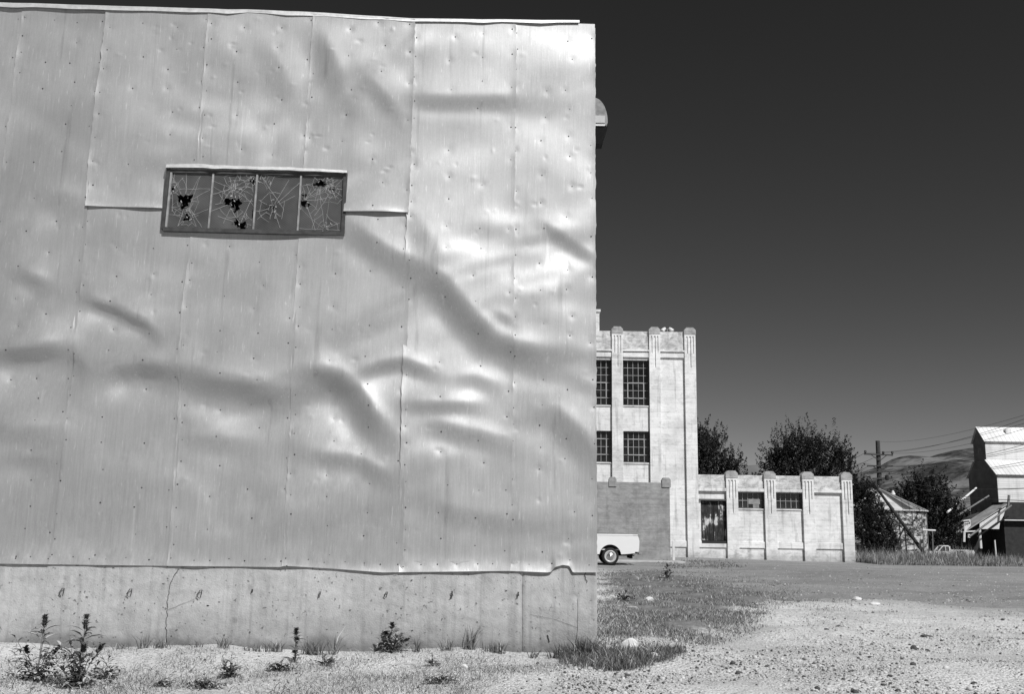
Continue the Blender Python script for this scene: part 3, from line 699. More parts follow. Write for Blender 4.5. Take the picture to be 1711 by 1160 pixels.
# ------------------------------------------------------------------ white concrete building
FY = 58.0; PY = FY-.17
def fx(px, py): return at(px, py, FY).x
def fz(px, py): return at(px, py, FY).z
bz = -.35
X_end = at(1429.5, 930, PY).x
bld = empty('concrete_building', (fx(1168, 930), FY, -.08), 'tall white painted concrete building with pilasters, steel windows and a lower wing', 'building')
xL = fx(880, 800)                                    # its left part runs on behind the metal building
mainR = at(1168.5, 900, PY).x; ZP = fz(1120, 555); ZA = fz(1300, 795.5)
pil_main = [(at(1023, 740, PY).x, at(1041.5, 740, PY).x), (at(1086.5, 740, PY).x, at(1105, 740, PY).x), (at(1146.5, 740, PY).x, mainR)]
step = (pil_main[1][0]-pil_main[0][0]); pil_main = [(pil_main[0][0]-step, pil_main[0][1]-step)] + pil_main
pil_wing = [(at(1215, 870, PY).x, at(1234.3, 870, PY).x), (at(1279, 870, PY).x, at(1298, 870, PY).x), (at(1343, 870, PY).x, at(1362, 870, PY).x), (at(1409, 870, PY).x, X_end)]
zw = {k: fz(1062, v) for k, v in dict(u1=602, u0=678, l1=721, l0=773.5).items()}
za_ = {k: fz(1300, v) for k, v in dict(w1=824, w0=851, b1=823.5, base=918).items()}
# walls built round the window openings
def facade(name, x0, x1, z0, z1, holes, mat):
    mb = MB(); xs_ = sorted(set([x0, x1]+[h[0] for h in holes]+[h[1] for h in holes])); zs_ = sorted(set([z0, z1]+[h[2] for h in holes]+[h[3] for h in holes]))
    def solid(i, j):
        if i < 0 or j < 0 or i >= len(xs_)-1 or j >= len(zs_)-1: return False
        cx_, cz_ = (xs_[i]+xs_[i+1])/2, (zs_[j]+zs_[j+1])/2
        return not any(h[0] < cx_ < h[1] and h[2] < cz_ < h[3] for h in holes)
    D = .3
    for i in range(len(xs_)-1):
        for j in range(len(zs_)-1):
            if not solid(i, j): continue
            a, b, c, d = xs_[i], xs_[i+1], zs_[j], zs_[j+1]
            mb.add([(a,FY,c),(b,FY,c),(b,FY,d),(a,FY,d)], [(0,1,2,3)])
            if not solid(i-1, j): mb.add([(a,FY,c),(a,FY,d),(a,FY+D,d),(a,FY+D,c)], [(0,1,2,3)])
            if not solid(i+1, j): mb.add([(b,FY,c),(b,FY+D,c),(b,FY+D,d),(b,FY,d)], [(0,1,2,3)])
            if not solid(i, j-1): mb.add([(a,FY,c),(a,FY+D,c),(b,FY+D,c),(b,FY,c)], [(0,1,2,3)])
            if not solid(i, j+1): mb.add([(a,FY,d),(b,FY,d),(b,FY+D,d),(a,FY+D,d)], [(0,1,2,3)])
    return mb.build(name, mat, bld)
bays_m = [(pil_main[i][1], pil_main[i+1][0]) for i in range(3)]
bays_w = [(mainR, pil_wing[0][0])]+[(pil_wing[i][1], pil_wing[i+1][0]) for i in range(3)]
WX = [(b[0], b[1]) for b in bays_m[:2]]
holesM = [(a, b, zw['u0'], zw['u1']) for a, b in WX]+[(a, b, zw['l0'], zw['l1']) for a, b in WX]
facade('wall', xL, mainR-.02, bz, fz(1120, 587), holesM, M_WHITE)
door_x = (fx(1171.3, 870), fx(1214.3, 870)); door_z = (fz(1190, 907), fz(1190, 837))
holesW = [(bays_w[i][0]+.02, bays_w[i][1], za_['w0'], za_['w1']) for i in (1, 2)] + [(door_x[0], min(door_x[1], bays_w[0][1]), door_z[0], door_z[1])]
facade('wing_wall', mainR-.02, X_end-.05, bz, fz(1300, 818), holesW, M_WHITE)
mb = MB(); mb.box(xL, mainR-.02, FY+.30, FY+.35, bz, fz(1120, 589)); mb.box(mainR-.02, X_end-.05, FY+.301, FY+.35, bz, ZA-.2); mb.build('backing_wall', M_DARK, bld)
mb = MB(); mb.box(xL, mainR-.03, FY+.35, FY+12, bz, ZP-.35); mb.box(mainR-.03, X_end-.06, FY+.35, FY+9, bz, ZA-.25); mb.build('rear_block', M_WHITE, bld)
# parapets and ledges
for a, b in bays_m:
    MB().box(a, b, FY-.06, FY+.34, fz(1120, 586.9), ZP, bev=.02).build('parapet', M_PARAPET, bld)
    MB().box(a, b, FY-.16, FY-.06, fz(1120, 589), fz(1120, 586), bev=.01).build('ledge', M_WHITE, bld)
    MB().box(a, b, FY-.10, FY, fz(1120, 598.5), fz(1120, 591), bev=.01).build('lintel', M_WHITE, bld)
for a, b in bays_w:
    MB().box(a, b, FY-.05, FY+.34, fz(1300, 817.5), ZA, bev=.02).build('parapet', M_PARAPET, bld)
    MB().box(a, b, FY-.15, FY, fz(1300, 823), fz(1300, 817.7), bev=.012).build('ledge', M_WHITE, bld)
for a, b in bays_w+bays_m[2:]:
    MB().box(a, b, FY-.07, FY, fz(1300, 917), fz(1300, 906.5), bev=.01).build('plinth_band', M_WHITE, bld)
# pilasters, each with a chamfered cap and three flutes under it
def pilaster(x0, x1, z1, s):
    zc = z1-.42*s; pw = x1-x0; fl = []
    mb = MB()
    xs_ = [x0, x0+pw*.17, x0+pw*.29, x0+pw*.43, x0+pw*.59, x0+pw*.72, x0+pw*.84, x1]
    for i in range(7):
        a, b = xs_[i], xs_[i+1]
        if i in (1, 3, 5):
            ln = (1.9 if i == 3 else 1.05)*s
            mb.box(a, b, PY, FY+.2, bz, zc-.12-ln); mb.box(a, b, PY+.06, FY+.2, zc-.12-ln, zc-.12); mb.box(a, b, PY, FY+.2, zc-.12, zc)
        else: mb.box(a, b, PY, FY+.2, bz, zc)
    pl = mb.build('pilaster', M_WHITE, bld)
    e = .02; c_ = .1*s
    mb = MB(); prof = [(x0-e, zc), (x1+e, zc), (x1+e, z1-c_*1.6), (x1-c_*1.3, z1), (x0+c_*1.3, z1), (x0-e, z1-c_*1.6)]
    mb.prism(prof, 'y', PY-e, FY+.36); mb.build('cap', M_CAP, pl)
for a, b in pil_main: pilaster(a, b, fz(1092, 547.5), 1.0)
for a, b in pil_wing: pilaster(a, b, fz(1300, 788.3), 1.0)
# steel windows
def steel_window(x0, x1, z0, z1, nx_, nz_, vent=None, shelf=False, label=None):
    y = FY+.17; mb = MB(); r = .035
    mb.box(x0, x1, y-.03, y+.05, z0, z0+r*1.6); mb.box(x0, x1, y-.03, y+.05, z1-r*1.6, z1)
    mb.box(x0, x0+r*1.6, y-.031, y+.05, z0, z1); mb.box(x1-r*1.6, x1, y-.031, y+.05, z0, z1)
    wf = mb.build('window', M_STEEL, bld)
    MB().box(x0, x1, y+.02, y+.03, z0, z1).build('pane', M_PANE, wf)
    q = MB()
    for i in range(1, nx_): u = x0+(x1-x0)*i/nx_; q.box(u-.013, u+.013, y-.022, y+.02, z0, z1)
    for i in range(1, nz_): u = z0+(z1-z0)*i/nz_; q.box(x0, x1, y-.02, y+.02, u-.013, u+.013)
    if vent:
        a, b, c, d = vent; X = lambda i: x0+(x1-x0)*i/nx_; Z = lambda i: z0+(z1-z0)*i/nz_
        for (p0, p1, q0, q1) in ((X(a), X(b), Z(c)-.03, Z(c)+.03), (X(a), X(b), Z(d)-.03, Z(d)+.03)): q.box(p0, p1, y-.045, y-.02, q0, q1)
        for u in (X(a), X(b)): q.box(u-.03, u+.03, y-.046, y-.02, Z(c), Z(d))
    q.build('glazing_bars', M_MUNTIN, wf)
    q = MB().box(x0, x1, FY-.05, FY+.12, z0-.07, z0-.003); q.build('sill', M_WHITE, wf)
    return wf
for a, b in WX:
    steel_window(a, b, zw['u0'], zw['u1'], 5, 6, (1, 4, 1, 3)); steel_window(a, b, zw['l0'], zw['l1'], 5, 4, (1, 4, 1, 3))
for i in (1, 2):
    wf = steel_window(bays_w[i][0]+.02, bays_w[i][1], za_['w0'], za_['w1'], 5, 2)
    if i == 1:
        x0, x1 = holesW[0][0], holesW[0][1]; z0, z1 = holesW[0][2], holesW[0][3]
        MB().box(x0+.42*(x1-x0), x0+.86*(x1-x0), FY+.135, FY+.142, z0+.28*(z1-z0), z0+.6*(z1-z0)).box(x0+.6*(x1-x0), x0+.82*(x1-x0), FY+.137, FY+.143, z0+.04*(z1-z0), z0+.27*(z1-z0)).build('pasted_paper', plain('pasted_paper', .22, .8, 0, .4, 3), wf)
# plank door in the wing
dx0, dx1 = door_x[0]+.03, min(door_x[1], bays_w[0][1])-.02
mb = MB(); n = 6; wdt = (dx1-dx0)/n
for i in range(n): mb.box(dx0+i*wdt+.006, dx0+(i+1)*wdt-.006, FY+.08+.006*(i % 2), FY+.14, door_z[0]+.12, door_z[1]-.03)
dr = mb.build('door', M_DOOR, bld)
MB().box(dx0-.12, dx1+.10, FY-.12, FY+.0, door_z[1]+.005, door_z[1]+.09).build('door_header', M_STEEL, dr)
MB().box(dx0-.02, dx1+.02, FY-.08, FY+.2, door_z[0]-.05, door_z[0]+.1).build('door_sill', M_SHEDDARK, dr)
MB().box((dx0+dx1)/2-.02, (dx0+dx1)/2+.025, FY+.06, FY+.1, door_z[0]+.12, door_z[1]-.03).build('centre_strip', M_BLACK, dr)
# penthouse behind the parapet, wall brackets
MB().box(fx(960, 530), fx(1009, 530), FY+3, FY+7, ZP-1, at(1005, 521, FY+3).z).box(fx(960, 530), fx(1011, 530), FY+2.9, FY+7.1, at(1005, 521, FY+3).z, at(1005, 517.5, FY+3).z).build('penthouse', M_WHITE, bld)
for y_ in (810, 845, 922):
    p = at(1424+.036*(y_-790), y_, PY+.2); MB().tube([(X_end-.02, PY+.25, p.z), (X_end+.16, PY+.25, p.z)], .02, 6).build('wall_bracket', M_WHITEPOST, bld)
# floodlights on the parapet
p = at(1115, 554, FY+.1); fl = empty('floodlight', (p.x, FY+.14, ZP), 'small white twin floodlight standing on the parapet of the tall concrete building', 'floodlight')
u = FY/F
mb = MB(); mb.tube([(p.x, FY+.14, ZP-.02), (p.x, FY+.14, ZP+.22)], .05, 8); mb.tube([(p.x-.16, FY+.14, ZP+.2), (p.x+.16, FY+.14, ZP+.2)], .035, 8); mb.build('stand', M_GREYSTEEL, fl)
for s_ in (-1, 1):
    q = MB(); c0 = Vector((p.x+s_*.12, FY+.14, ZP+.27)); c1 = Vector((p.x+s_*.32, FY+.04, ZP+.06)); q.tube([c0, c0.lerp(c1, .3), c1], [.06, .1, .125], 12); q.build('lamp_head', M_WHITEPOST, fl)

# grey enclosure in front of the tall building, its kerb and a white board
EY = 52.0
ex0, ex1 = at(900, 870, EY).x, at(1121, 900, EY).x; ez1 = at(1080, 806.5, EY).z
en = empty('rendered_enclosure', (ex1-2, EY, -.05), 'low grey cement rendered enclosure with capped corner posts in front of white building', 'enclosure')
mb = MB(); mb.box(ex0, ex1-.03, EY, EY+.25, bz, ez1, bev=.015); mb.box(ex1-.28, ex1-.03, EY+.26, FY-.02, bz, ez1-.01); mb.build('wall', M_GREYWALL, en)
for px0, px1 in ((1017.5, 1030), (1106, 1120.5)):
    a, b = at(px0, 803, EY).x, at(px1, 803, EY).x; zt = at(1100, 798.5, EY).z
    q = MB(); q.box(a, b, EY-.05, EY+.35, ez1-.25, zt-.12, bev=.012); q.prism([(a, zt-.12), (b, zt-.12), (b-.08, zt), (a+.08, zt)], 'y', EY-.05, EY+.35); q.build('corner_post', M_GREYWALL, en)
for px_ in (1065,):
    x = at(px_, 870, EY).x; MB().box(x-.01, x+.01, EY-.006, EY, 0, ez1-.02).build('joint', M_CAP, en)
a = at(1040, 939, 47.5); b = at(1135, 942, 47.5)
tag(MB().box(at(960, 939, 48.5).x, b.x+.3, 47.6, 49.2, -.1, .07, bev=.02).build('concrete_kerb', M_SLAB, loc=(a.x, 48, 0)), 'low pale concrete kerb slab in front of the grey enclosure', 'kerb')
p = at(1125, 936, EY-.1)
tag(MB().box(at(1123, 920, EY).x, at(1127, 920, EY).x, EY-.12, EY-.04, -.1, at(1124, 905, EY).z, bev=.01).build('white_board', M_WHITEPOST, loc=(p.x, EY, 0)), 'narrow white board standing upright at the corner of grey enclosure', 'board')

# ------------------------------------------------------------------ pickups
def make_pickup(name, loc, rz, label, s=1.0):
    root = empty(name, loc, label, 'pickup truck', None, rz); root.scale = (s, s, s)
    W = .84; WR = .36; AX = (1.14, -1.62)
    def side(y0, y1):
        def arch(cx_, r, zc): return [(cx_+r*math.cos(a), zc+r*math.sin(a)) for a in np.linspace(.13, math.pi-.13, 18)]
        poly = [(2.30, .52), (2.34, .62)] + [(2.36, .8), (2.37, 1.0), (2.34, 1.14), (2.30, 1.215), (.22, 1.215), (.20, 1.16), (.16, 1.16), (-1.0, 1.12), (-2.35, 1.02), (-2.52, .9), (-2.55, .6), (-2.5, .48)]
        low = [p for p in arch(AX[1], .45, WR+.02)[::-1]] + [(-.9, .40), (.4, .40)] + [p for p in arch(AX[0], .46, WR+.03)[::-1]] + [(1.8, .46)]
        return poly + low
    mb = MB()
    for y0, y1 in ((-W, -W+.1), (W-.1, W)): mb.prism(side(y0, y1), 'y', y0, y1)
    mb.box(.15, 2.3, -W+.1, W-.1, .62, .66); mb.box(2.27, 2.335, -W+.1, W-.1, .6, 1.2, bev=.015); mb.box(.1, .16, -W+.1, W-.1, .6, 1.2)
    mb.hexa([(-2.52,-W+.1,.62),(.1,-W+.1,.62),(.1,W-.1,.62),(-2.52,W-.1,.62),(-2.4,-W+.1,1.03),(.1,-W+.1,1.15),(.1,W-.1,1.15),(-2.4,W-.1,1.03)])
    mb.build('body', M_PAINT, root, local=True)
    for y in (-W-.012, W-.05):
        q = MB(); q.box(.22, 2.30, y, y+.062, 1.225, 1.275, bev=.012)
        for x in (.7, 1.25, 1.8): q.box(x, x+.05, y+.005, y+.05, 1.195, 1.224)
        q.build('bed_rail', M_PAINT, root, local=True)
    # cab
    cabp = [(-1.05, 1.10), (-.55, 1.66), (-.45, 1.70), (-.02, 1.70), (.06, 1.66), (.14, 1.12)]
    mb = MB(); mb.prism([(-.60, 1.60), (-.45, 1.70), (-.02, 1.70), (.08, 1.60)], 'y', -W+.12, W-.12)
    for y in (-W+.08, W-.14):
        for a, b, w_ in (((-1.0, 1.12), (-.57, 1.62), .06), ((.12, 1.12), (.06, 1.62), .07), ((-.32, 1.12), (-.32, 1.62), .025)):
            mb.prism([(a[0]-w_, a[1]), (a[0]+w_, a[1]), (b[0]+w_, b[1]), (b[0]-w_, b[1])], 'y', y, y+.06)
    mb.build('cab', M_PAINT, root, local=True)
    q = MB(); q.prism([(-.95, 1.13), (-.55, 1.61), (.06, 1.61), (.11, 1.13)], 'y', -W+.13, W-.13); q.build('cab_glass', M_CABGLASS, root, local=True)
    mb = MB(); mb.box(-2.3, 2.2, -.45, .45, .38, .60); mb.box(AX[0]-.5, AX[0]+.5, -W+.12, W-.12, .58, .95); mb.box(AX[1]-.5, AX[1]+.5, -W+.12, W-.12, .58, .9)
    mb.tube([(AX[0], -.7, WR), (AX[0], .7, WR)], .06); mb.box(2.0, 2.1, -.6, .6, .28, .5); mb.box(1.55, 2.1, -.75, .75, .40, .5); mb.build('chassis', M_BLACK, root, local=True)
    mb = MB(); mb.box(2.36, 2.46, -.78, .78, .44, .58, bev=.03); mb.box(2.1, 2.4, -.5, -.42, .42, .47); mb.build('bumper', M_CHROME, root, local=True)
    for y in (-W-.006, W-.02): MB().box(2.18, 2.3, y, y+.03, .50, .56).build('side_marker', M_BLACK, root, local=True)
    for cx_ in AX:
        for sy in (-1, 1):
            c_ = (cx_, sy*(W-.12), WR); mb = MB()
            prof = [(.25, -.1), (.32, -.105), (.352, -.08), (.36, -.04), (.36, .04), (.352, .08), (.32, .105), (.25, .1)]
            mb.lathe(prof, 36, 'y', c_); wh = mb.build('wheel', M_RUBBER, root, local=True, smooth=True)
            mb = MB(); o_ = sy*.1; mb.lathe([(.258, o_*.85), (.25, o_*1.05), (.20, o_*.9), (.17, o_*.55), (.0, o_*.5)], 36, 'y', c_); mb.build('rim', M_RIM, wh, local=True, smooth=True)
            mb = MB(); mb.lathe([(.168, o_*.56), (.155, o_*.95), (.11, o_*1.25), (.045, o_*1.35), (.04, o_*1.5), (0, o_*1.55)], 28, 'y', c_); mb.build('hubcap', M_CHROME, wh, local=True, smooth=True)
    return root
TY = 43.4
p = at(1019, 942, TY)
make_pickup('pickup_truck', (p.x-1.14, TY+.84, float(terrain(p.x, TY))+.0), 0, 'white pickup with chrome hubcaps whose tail sticks out beyond the metal building corner', 1.02)
FT = 100.0; p = at(1582, 920, FT)
make_pickup('pickup_truck', (p.x, FT, float(terrain(p.x, FT))), R(-8), 'distant white pickup half hidden behind tall roadside grass near the grain elevator', 1.0)

# ------------------------------------------------------------------ grain bin with leaning auger
BY = 86.0
p0 = at(1466, 890, BY); bzr = float(terrain(p0.x, BY)); br_ = at(1543, 880, BY).x-p0.x
ze = at(1520, 853.5, BY).z; zt = at(1466, 817, BY).z
gb = empty('grain_bin', (p0.x, BY, bzr), 'round rust patched metal grain bin with a conical roof behind the shrub', 'grain bin')
mb = MB(); mb.lathe([(br_, bzr-.2), (br_, ze)], 64, 'z', (p0.x, BY, 0)); mb.build('wall', M_BIN, gb)
mb = MB(); n = 28
for k in range(n):
    a0, a1 = 2*math.pi*k/n, 2*math.pi*(k+1)/n; am = (a0+a1)/2
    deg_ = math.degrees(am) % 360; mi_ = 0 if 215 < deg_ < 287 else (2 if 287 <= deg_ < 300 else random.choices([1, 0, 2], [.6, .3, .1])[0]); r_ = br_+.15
    c0 = (p0.x+.3*math.cos(a0), BY+.3*math.sin(a0), zt); c1 = (p0.x+.3*math.cos(a1), BY+.3*math.sin(a1), zt)
    e0 = (p0.x+r_*math.cos(a0), BY+r_*math.sin(a0), ze-.08); e1 = (p0.x+r_*math.cos(a1), BY+r_*math.sin(a1), ze-.08)
    mb.add([c0, e0, e1, c1], [(0, 1, 2, 3)], mi_)
    mb.tube([Vector(c0)+Vector((0, 0, .03)), Vector(e0)+Vector((0, 0, .03))], .035, 5, 1)
mb.lathe([(.32, zt-.02), (.32, zt+.25), (0, zt+.4)], 16, 'z', (p0.x, BY, 0), 1)
mb.build('roof', M_BINROOF, gb)
mb = MB()
for k in range(20):
    a = 2*math.pi*k/20+.1; x, y = p0.x+(br_+.02)*math.cos(a), BY+(br_+.02)*math.sin(a); mb.tube([(x, y, bzr), (x, y, ze)], .035, 5)
mb.build('stiffener', M_GREYSTEEL, gb)
mb = MB(); mb.lathe([(br_+.06, ze-.12), (br_+.17, ze-.12), (br_+.17, ze-.02), (br_+.06, ze-.02)], 64, 'z', (p0.x, BY, 0)); mb.build('eave_ring', M_BINROOF[0], gb)
AY = BY-br_-1.2
a0 = at(1459, 808, AY+1.0); a1 = at(1545, 926, AY); au = empty('grain_auger', (a1.x, a1.y, float(terrain(a1.x, a1.y))), 'long dark auger tube leaning up over the grain bin roof', 'auger')
a1.z = max(a1.z, float(terrain(a1.x, a1.y))-.1)
MB().tube([a0, a1], [.10, .15], 12).build('tube', M_SHEDDARK, au)
MB().tube([a0+Vector((-.1,0,.15)), a0+Vector((.3,0,-.45))], .22, 8).build('spout', M_SHEDDARK, au)
mid = a0.lerp(a1, .62)
mb = MB()
for dx, dy in ((-1.6, .4), (-.2, -.6)): mb.tube([mid, (mid.x+dx, mid.y+dy, float(terrain(mid.x, mid.y))-.05)], .06, 6)
mb.tube([a0.lerp(a1, .3)+Vector((0,0,-.1)), a0.lerp(a1, .45)+Vector((0,0,-.6)), a0.lerp(a1, .9)], .035, 5)
mb.build('strut', M_SHEDDARK, au)
# loose poles leaning on the bin
for k, (px0, px1) in enumerate(((1527, 1536), (1532, 1541))):
    a = at(px0, 858, BY-br_*.72); b = at(px1, 920, BY-br_*.9); b.z = float(terrain(b.x, b.y))-.02
    tag(MB().tube([a, b], .05, 6).build('leaning_pole', M_BARK, loc=tuple(b)), ['thin bare pole leaning on the grain bin, the one farther from its right edge', 'thin bare pole leaning on the grain bin, nearest its right edge'][k], 'pole', 'poles leaning on the grain bin')

# ------------------------------------------------------------------ utility pole and wires
UY = 110.0
b = at(1473.5, 900, UY); tp = at(1466.5, 737, UY); gzp = float(terrain(b.x, UY))
upole = empty('utility_pole', (b.x, UY, gzp), 'dark wooden utility pole with several crossarms rising behind the grain bin', 'utility pole')
def ppt(y): return at(1466.5+(y-737)*.043, y, UY)
MB().tube([(b.x, UY, gzp-.2), tuple(tp)], [.30, .23], 10).build('post', M_POLE, upole)
def crossarm(xa, ya, xb, yb, yy, brace=True, ins=()):
    A, B = at(xa, ya, UY-.3), at(xb, yb, UY-.3); q = MB(); d = (B-A).normalized(); n_ = Vector((-d.z, 0, d.x))
    q.hexa([A+Vector((0,-.06,0))-n_*.08, B+Vector((0,-.06,0))-n_*.08, B+Vector((0,.06,0))-n_*.08, A+Vector((0,.06,0))-n_*.08, A+Vector((0,-.06,0))+n_*.08, B+Vector((0,-.06,0))+n_*.08, B+Vector((0,.06,0))+n_*.08, A+Vector((0,.06,0))+n_*.08])
    if brace:
        c_ = ppt(yy+9); c_.y = UY-.28
        for f_ in (.22, .8): q.tube([A.lerp(B, f_), c_], .045, 5)
    arm = q.build('crossarm', M_POLE, upole)
    for xi, yi in ins:
        c_ = at(xi, yi, UY-.3); q = MB(); q.lathe([(.05, -.1), (.05, .08), (.14, .1), (.14, .2), (.09, .22), (.13, .25), (.12, .34), (0, .37)], 10, 'z', c_); q.build('insulator', M_PORC, arm, smooth=True)
    return A, B
crossarm(1444, 759, 1492, 761, 762, True, [(1446, 758.5), (1476, 760), (1491, 760)])
crossarm(1449, 779, 1492, 779, 780, True)
crossarm(1453, 789, 1490, 789, 789, False)
crossarm(1458, 800.5, 1485, 799, 800, False)
mb = MB(); c_ = at(1482, 799, UY-.35); mb.lathe([(.16, -.25), (.2, -.2), (.2, .25), (.1, .32), (0, .33)], 12, 'z', c_); mb.build('transformer', M_PORC, upole)
q = at(1492, 823, UY-2); lp = empty('hanging_lamp', (q.x, q.y, q.z-.3), 'small pale lamp hanging on a bracket beside the utility pole', 'lamp')
MB().lathe([(.05, .2), (.12, .1), (.26, -.25), (.2, -.3), (0, -.3)], 12, 'z', q).build('lamp_shade', M_WHITEPOST, lp)
MB().tube([ppt(818), q+Vector((0, 0, .35)), q+Vector((0, 0, .15))], .04, 5).build('bracket', M_POLE, lp)
def wire(A, B, sag, label, r=.022, n=18):
    pts = []
    for k in range(n+1):
        f_ = k/n; p = A.lerp(B, f_); p.z -= sag*4*f_*(1-f_); pts.append(p)
    o = MB().tube(pts, r*.72, 5).build('power_line', M_WIRE, loc=tuple(A)); tag(o, label, 'wire', 'power lines'); return o
WR_ = [((1467, 738), (1735, 687), 45, 'topmost thin power line climbing right from the utility pole tip', .012), ((1476, 757), (1735, 692), 60, 'power line climbing right from the middle insulator of the top crossarm', .02),
       ((1491, 758), (1740, 708), 60, 'power line climbing right from the right insulator of the top crossarm', .018), ((1446, 757), (1735, 701), 60, 'power line climbing right from the left insulator of the top crossarm', .018),
       ((1490, 778), (1740, 735), 60, 'power line running right from the second crossarm past the upper elevator wall', .022), ((1470, 779), (1740, 742), 60, 'power line running right from the middle of the second crossarm', .02),
       ((1452, 779), (1740, 747), 60, 'power line running right from the left end of the second crossarm', .018), ((1490, 789), (1740, 766), 55, 'power line running right from the third crossarm', .022),
       ((1455, 789), (1740, 772), 55, 'power line running right from the left end of the third crossarm', .018), ((1484, 800), (1740, 815), 55, 'low cable running right from the lowest crossarm to below the elevator', .035),
       ((1484, 802), (1740, 838), 50, 'lowest cable running right from the lowest crossarm', .026)]
for a, b2, Yb, lab, r_ in WR_: wire(at(a[0], a[1], UY-.3), at(b2[0], b2[1], Yb), .5, lab, r_)
for k, (a, b2) in enumerate([((1446, 757), (1290, 815)), ((1476, 758), (1290, 822)), ((1452, 779), (1290, 838)), ((1453, 789), (1290, 850))]):
    wire(at(*a, UY-.3), at(*b2, 165), .6, ['power line dropping left from the left insulator of the top crossarm', 'power line dropping left from the middle insulator of the top crossarm', 'power line dropping left from the second crossarm', 'power line dropping left from the third crossarm'][k], .025)

# ------------------------------------------------------------------ grain elevator and its sheds
VY = 130.0
fc = at(1672, 880, VY)                               # front left corner of the lower tier
gzv = float(terrain(fc.x, VY))
elv = empty('grain_elevator', (fc.x, VY, gzv), 'two tier wooden grain elevator with pale roofs and a shaded gable end', 'grain elevator')
XG = fc.x
def yd(px): return XG/((px-CX)/F)                    # depth on the gable plane seen at that column
yl0, yl1 = VY, VY+8.0; yu0, yu1 = VY+2.6, VY+6.0
zl = at(1669, 792, VY).z; zlr = at(1657, 770, yu0).z; zu = at(1655, 736, yu0).z; zr = at(1641.5, 714.5, (yu0+yu1)/2+.4).z
XE = XG+26
mb = MB(); mb.box(XG, XE, yl0, yl1, gzv-.3, zl); mb.prism([(yl0, zl), (yl1, zl), (yu1, zlr), (yu0, zlr)], 'x', XG, XE); lo = mb.build('lower_tier', M_SIDING, elv)
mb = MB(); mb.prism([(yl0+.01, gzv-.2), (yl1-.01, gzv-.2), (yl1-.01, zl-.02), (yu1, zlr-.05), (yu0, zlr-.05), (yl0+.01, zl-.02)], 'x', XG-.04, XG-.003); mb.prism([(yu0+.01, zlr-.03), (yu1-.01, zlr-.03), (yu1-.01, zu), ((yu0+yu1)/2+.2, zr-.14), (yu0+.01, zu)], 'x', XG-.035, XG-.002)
mb.build('gable_shade_skin', M_GABLE, elv)  # thin skin added over the siding to carry the painted shade
mb = MB(); mb.box(XG+.01, XE-.01, yu0, yu1, zlr-.1, zu); ym = (yu0+yu1)/2+.2; mb.prism([(yu0, zu), (yu1, zu), (ym, zr-.1)], 'x', XG+.01, XE-.01); uo = mb.build('upper_tier', M_SIDING, elv)
def slab(mb, y0, z0, y1, z1, x0, x1, th=.12, ov=.35):
    d = Vector((0, y1-y0, z1-z0)).normalized(); a = Vector((0, y0, z0))-d*ov; b_ = Vector((0, y1, z1)); n_ = Vector((0, -d.z, d.y)); n_ = n_ if n_.z > 0 else -n_
    X0, X1 = Vector((x0, 0, 0)), Vector((x1, 0, 0))
    mb.hexa([X0+a+n_*.01, X1+a+n_*.01, X1+b_+n_*.01, X0+b_+n_*.01, X0+a+n_*th, X1+a+n_*th, X1+b_+n_*th, X0+b_+n_*th])
tc_ = bpy.data.curves.new('sign_letters', 'FONT'); tc_.body = 'PL'; tc_.size = 1.15; tc_.extrude = .006; tc_.align_x = 'CENTER'; tc_.space_character = 1.15
to = bpy.data.objects.new('sign_letters', tc_); dg = bpy.context.evaluated_depsgraph_get(); COL.objects.link(to); dg.update()
tm = bpy.data.meshes.new_from_object(to.evaluated_get(dg)); bpy.data.objects.remove(to); tm.materials.append(plain('faded_sign_paint', .22, .9, 0, .4, 2))
lt = bpy.data.objects.new('sign_letters', tm); COL.objects.link(lt); lt.parent = elv
lt.rotation_euler = (R(90), 0, R(-90)); lt.location = Vector((XG-.045, (yu0+yu1)/2-.2, zu-1.7))-elv.location
mb = MB(); slab(mb, yu0, zu, ym, zr-.06, XG-.25, XE+.2); slab(mb, yu1, zu, ym, zr-.06, XG-.25, XE+.2); mb.build('upper_roof', M_EROOF, elv)
mb = MB(); slab(mb, yl0, zl, yu0-.01, zlr, XG-.25, XE+.2); slab(mb, yl1, zl, yu1+.01, zlr, XG-.25, XE+.2); mb.build('lower_roof', M_EROOF, elv)
mb = MB(); mb.box(XG-.1, XE, yl0-.08, yl0-.005, zl-.22, zl-.03); mb.box(XG-.1, XE, yu0-.08, yu0-.005, zu-.2, zu-.03); mb.build('eave_board', M_GREYSTEEL, elv)
p = at(1686, 718, yu0+.6); MB().box(p.x-.35, p.x+.35, yu0+.75, yu0+1.3, zu+.5, p.z+.12).build('roof_hatch', M_EROOF, elv)
# low sheds in front: slanting drive-shed roof, dark open front, white posts
dy0 = 118.0
shd = empty('drive_shed', (at(1650, 900, dy0).x, dy0, gzv), 'low open shed with slanting weathered roof and white posts before the grain elevator', 'shed')
def poly(name, pts, y, th, mat):                     # a flat board of that outline, facing the lot
    return MB().prism([(at(a, b_, y).x, at(a, b_, y).z) for a, b_ in pts], 'y', y, y+th).build(name, mat, shd)
P0, P1 = at(1607, 893, dy0), at(1685, 843, dy0); dd = Vector((0, 3.4, .0)); ln = (P1-P0).normalized(); nn = Vector((-ln.z, 0, ln.x))*.1
MB().hexa([P0, P1, P1+dd, P0+dd, P0+nn, P1+nn, P1+dd+nn, P0+dd+nn]).build('roof', M_SHEDROOF, shd)
q0, q1, q2, q3 = at(1598, 870, dy0+3.6), at(1626, 879, dy0+3.6), at(1676, 852, dy0+3.6), at(1636, 857.5, dy0+10)
MB().hexa([q0, q1, q2, q3]+[q+Vector((0, 0, .1)) for q in (q0, q1, q2, q3)]).build('rear_roof', M_SHEDDARK, shd)
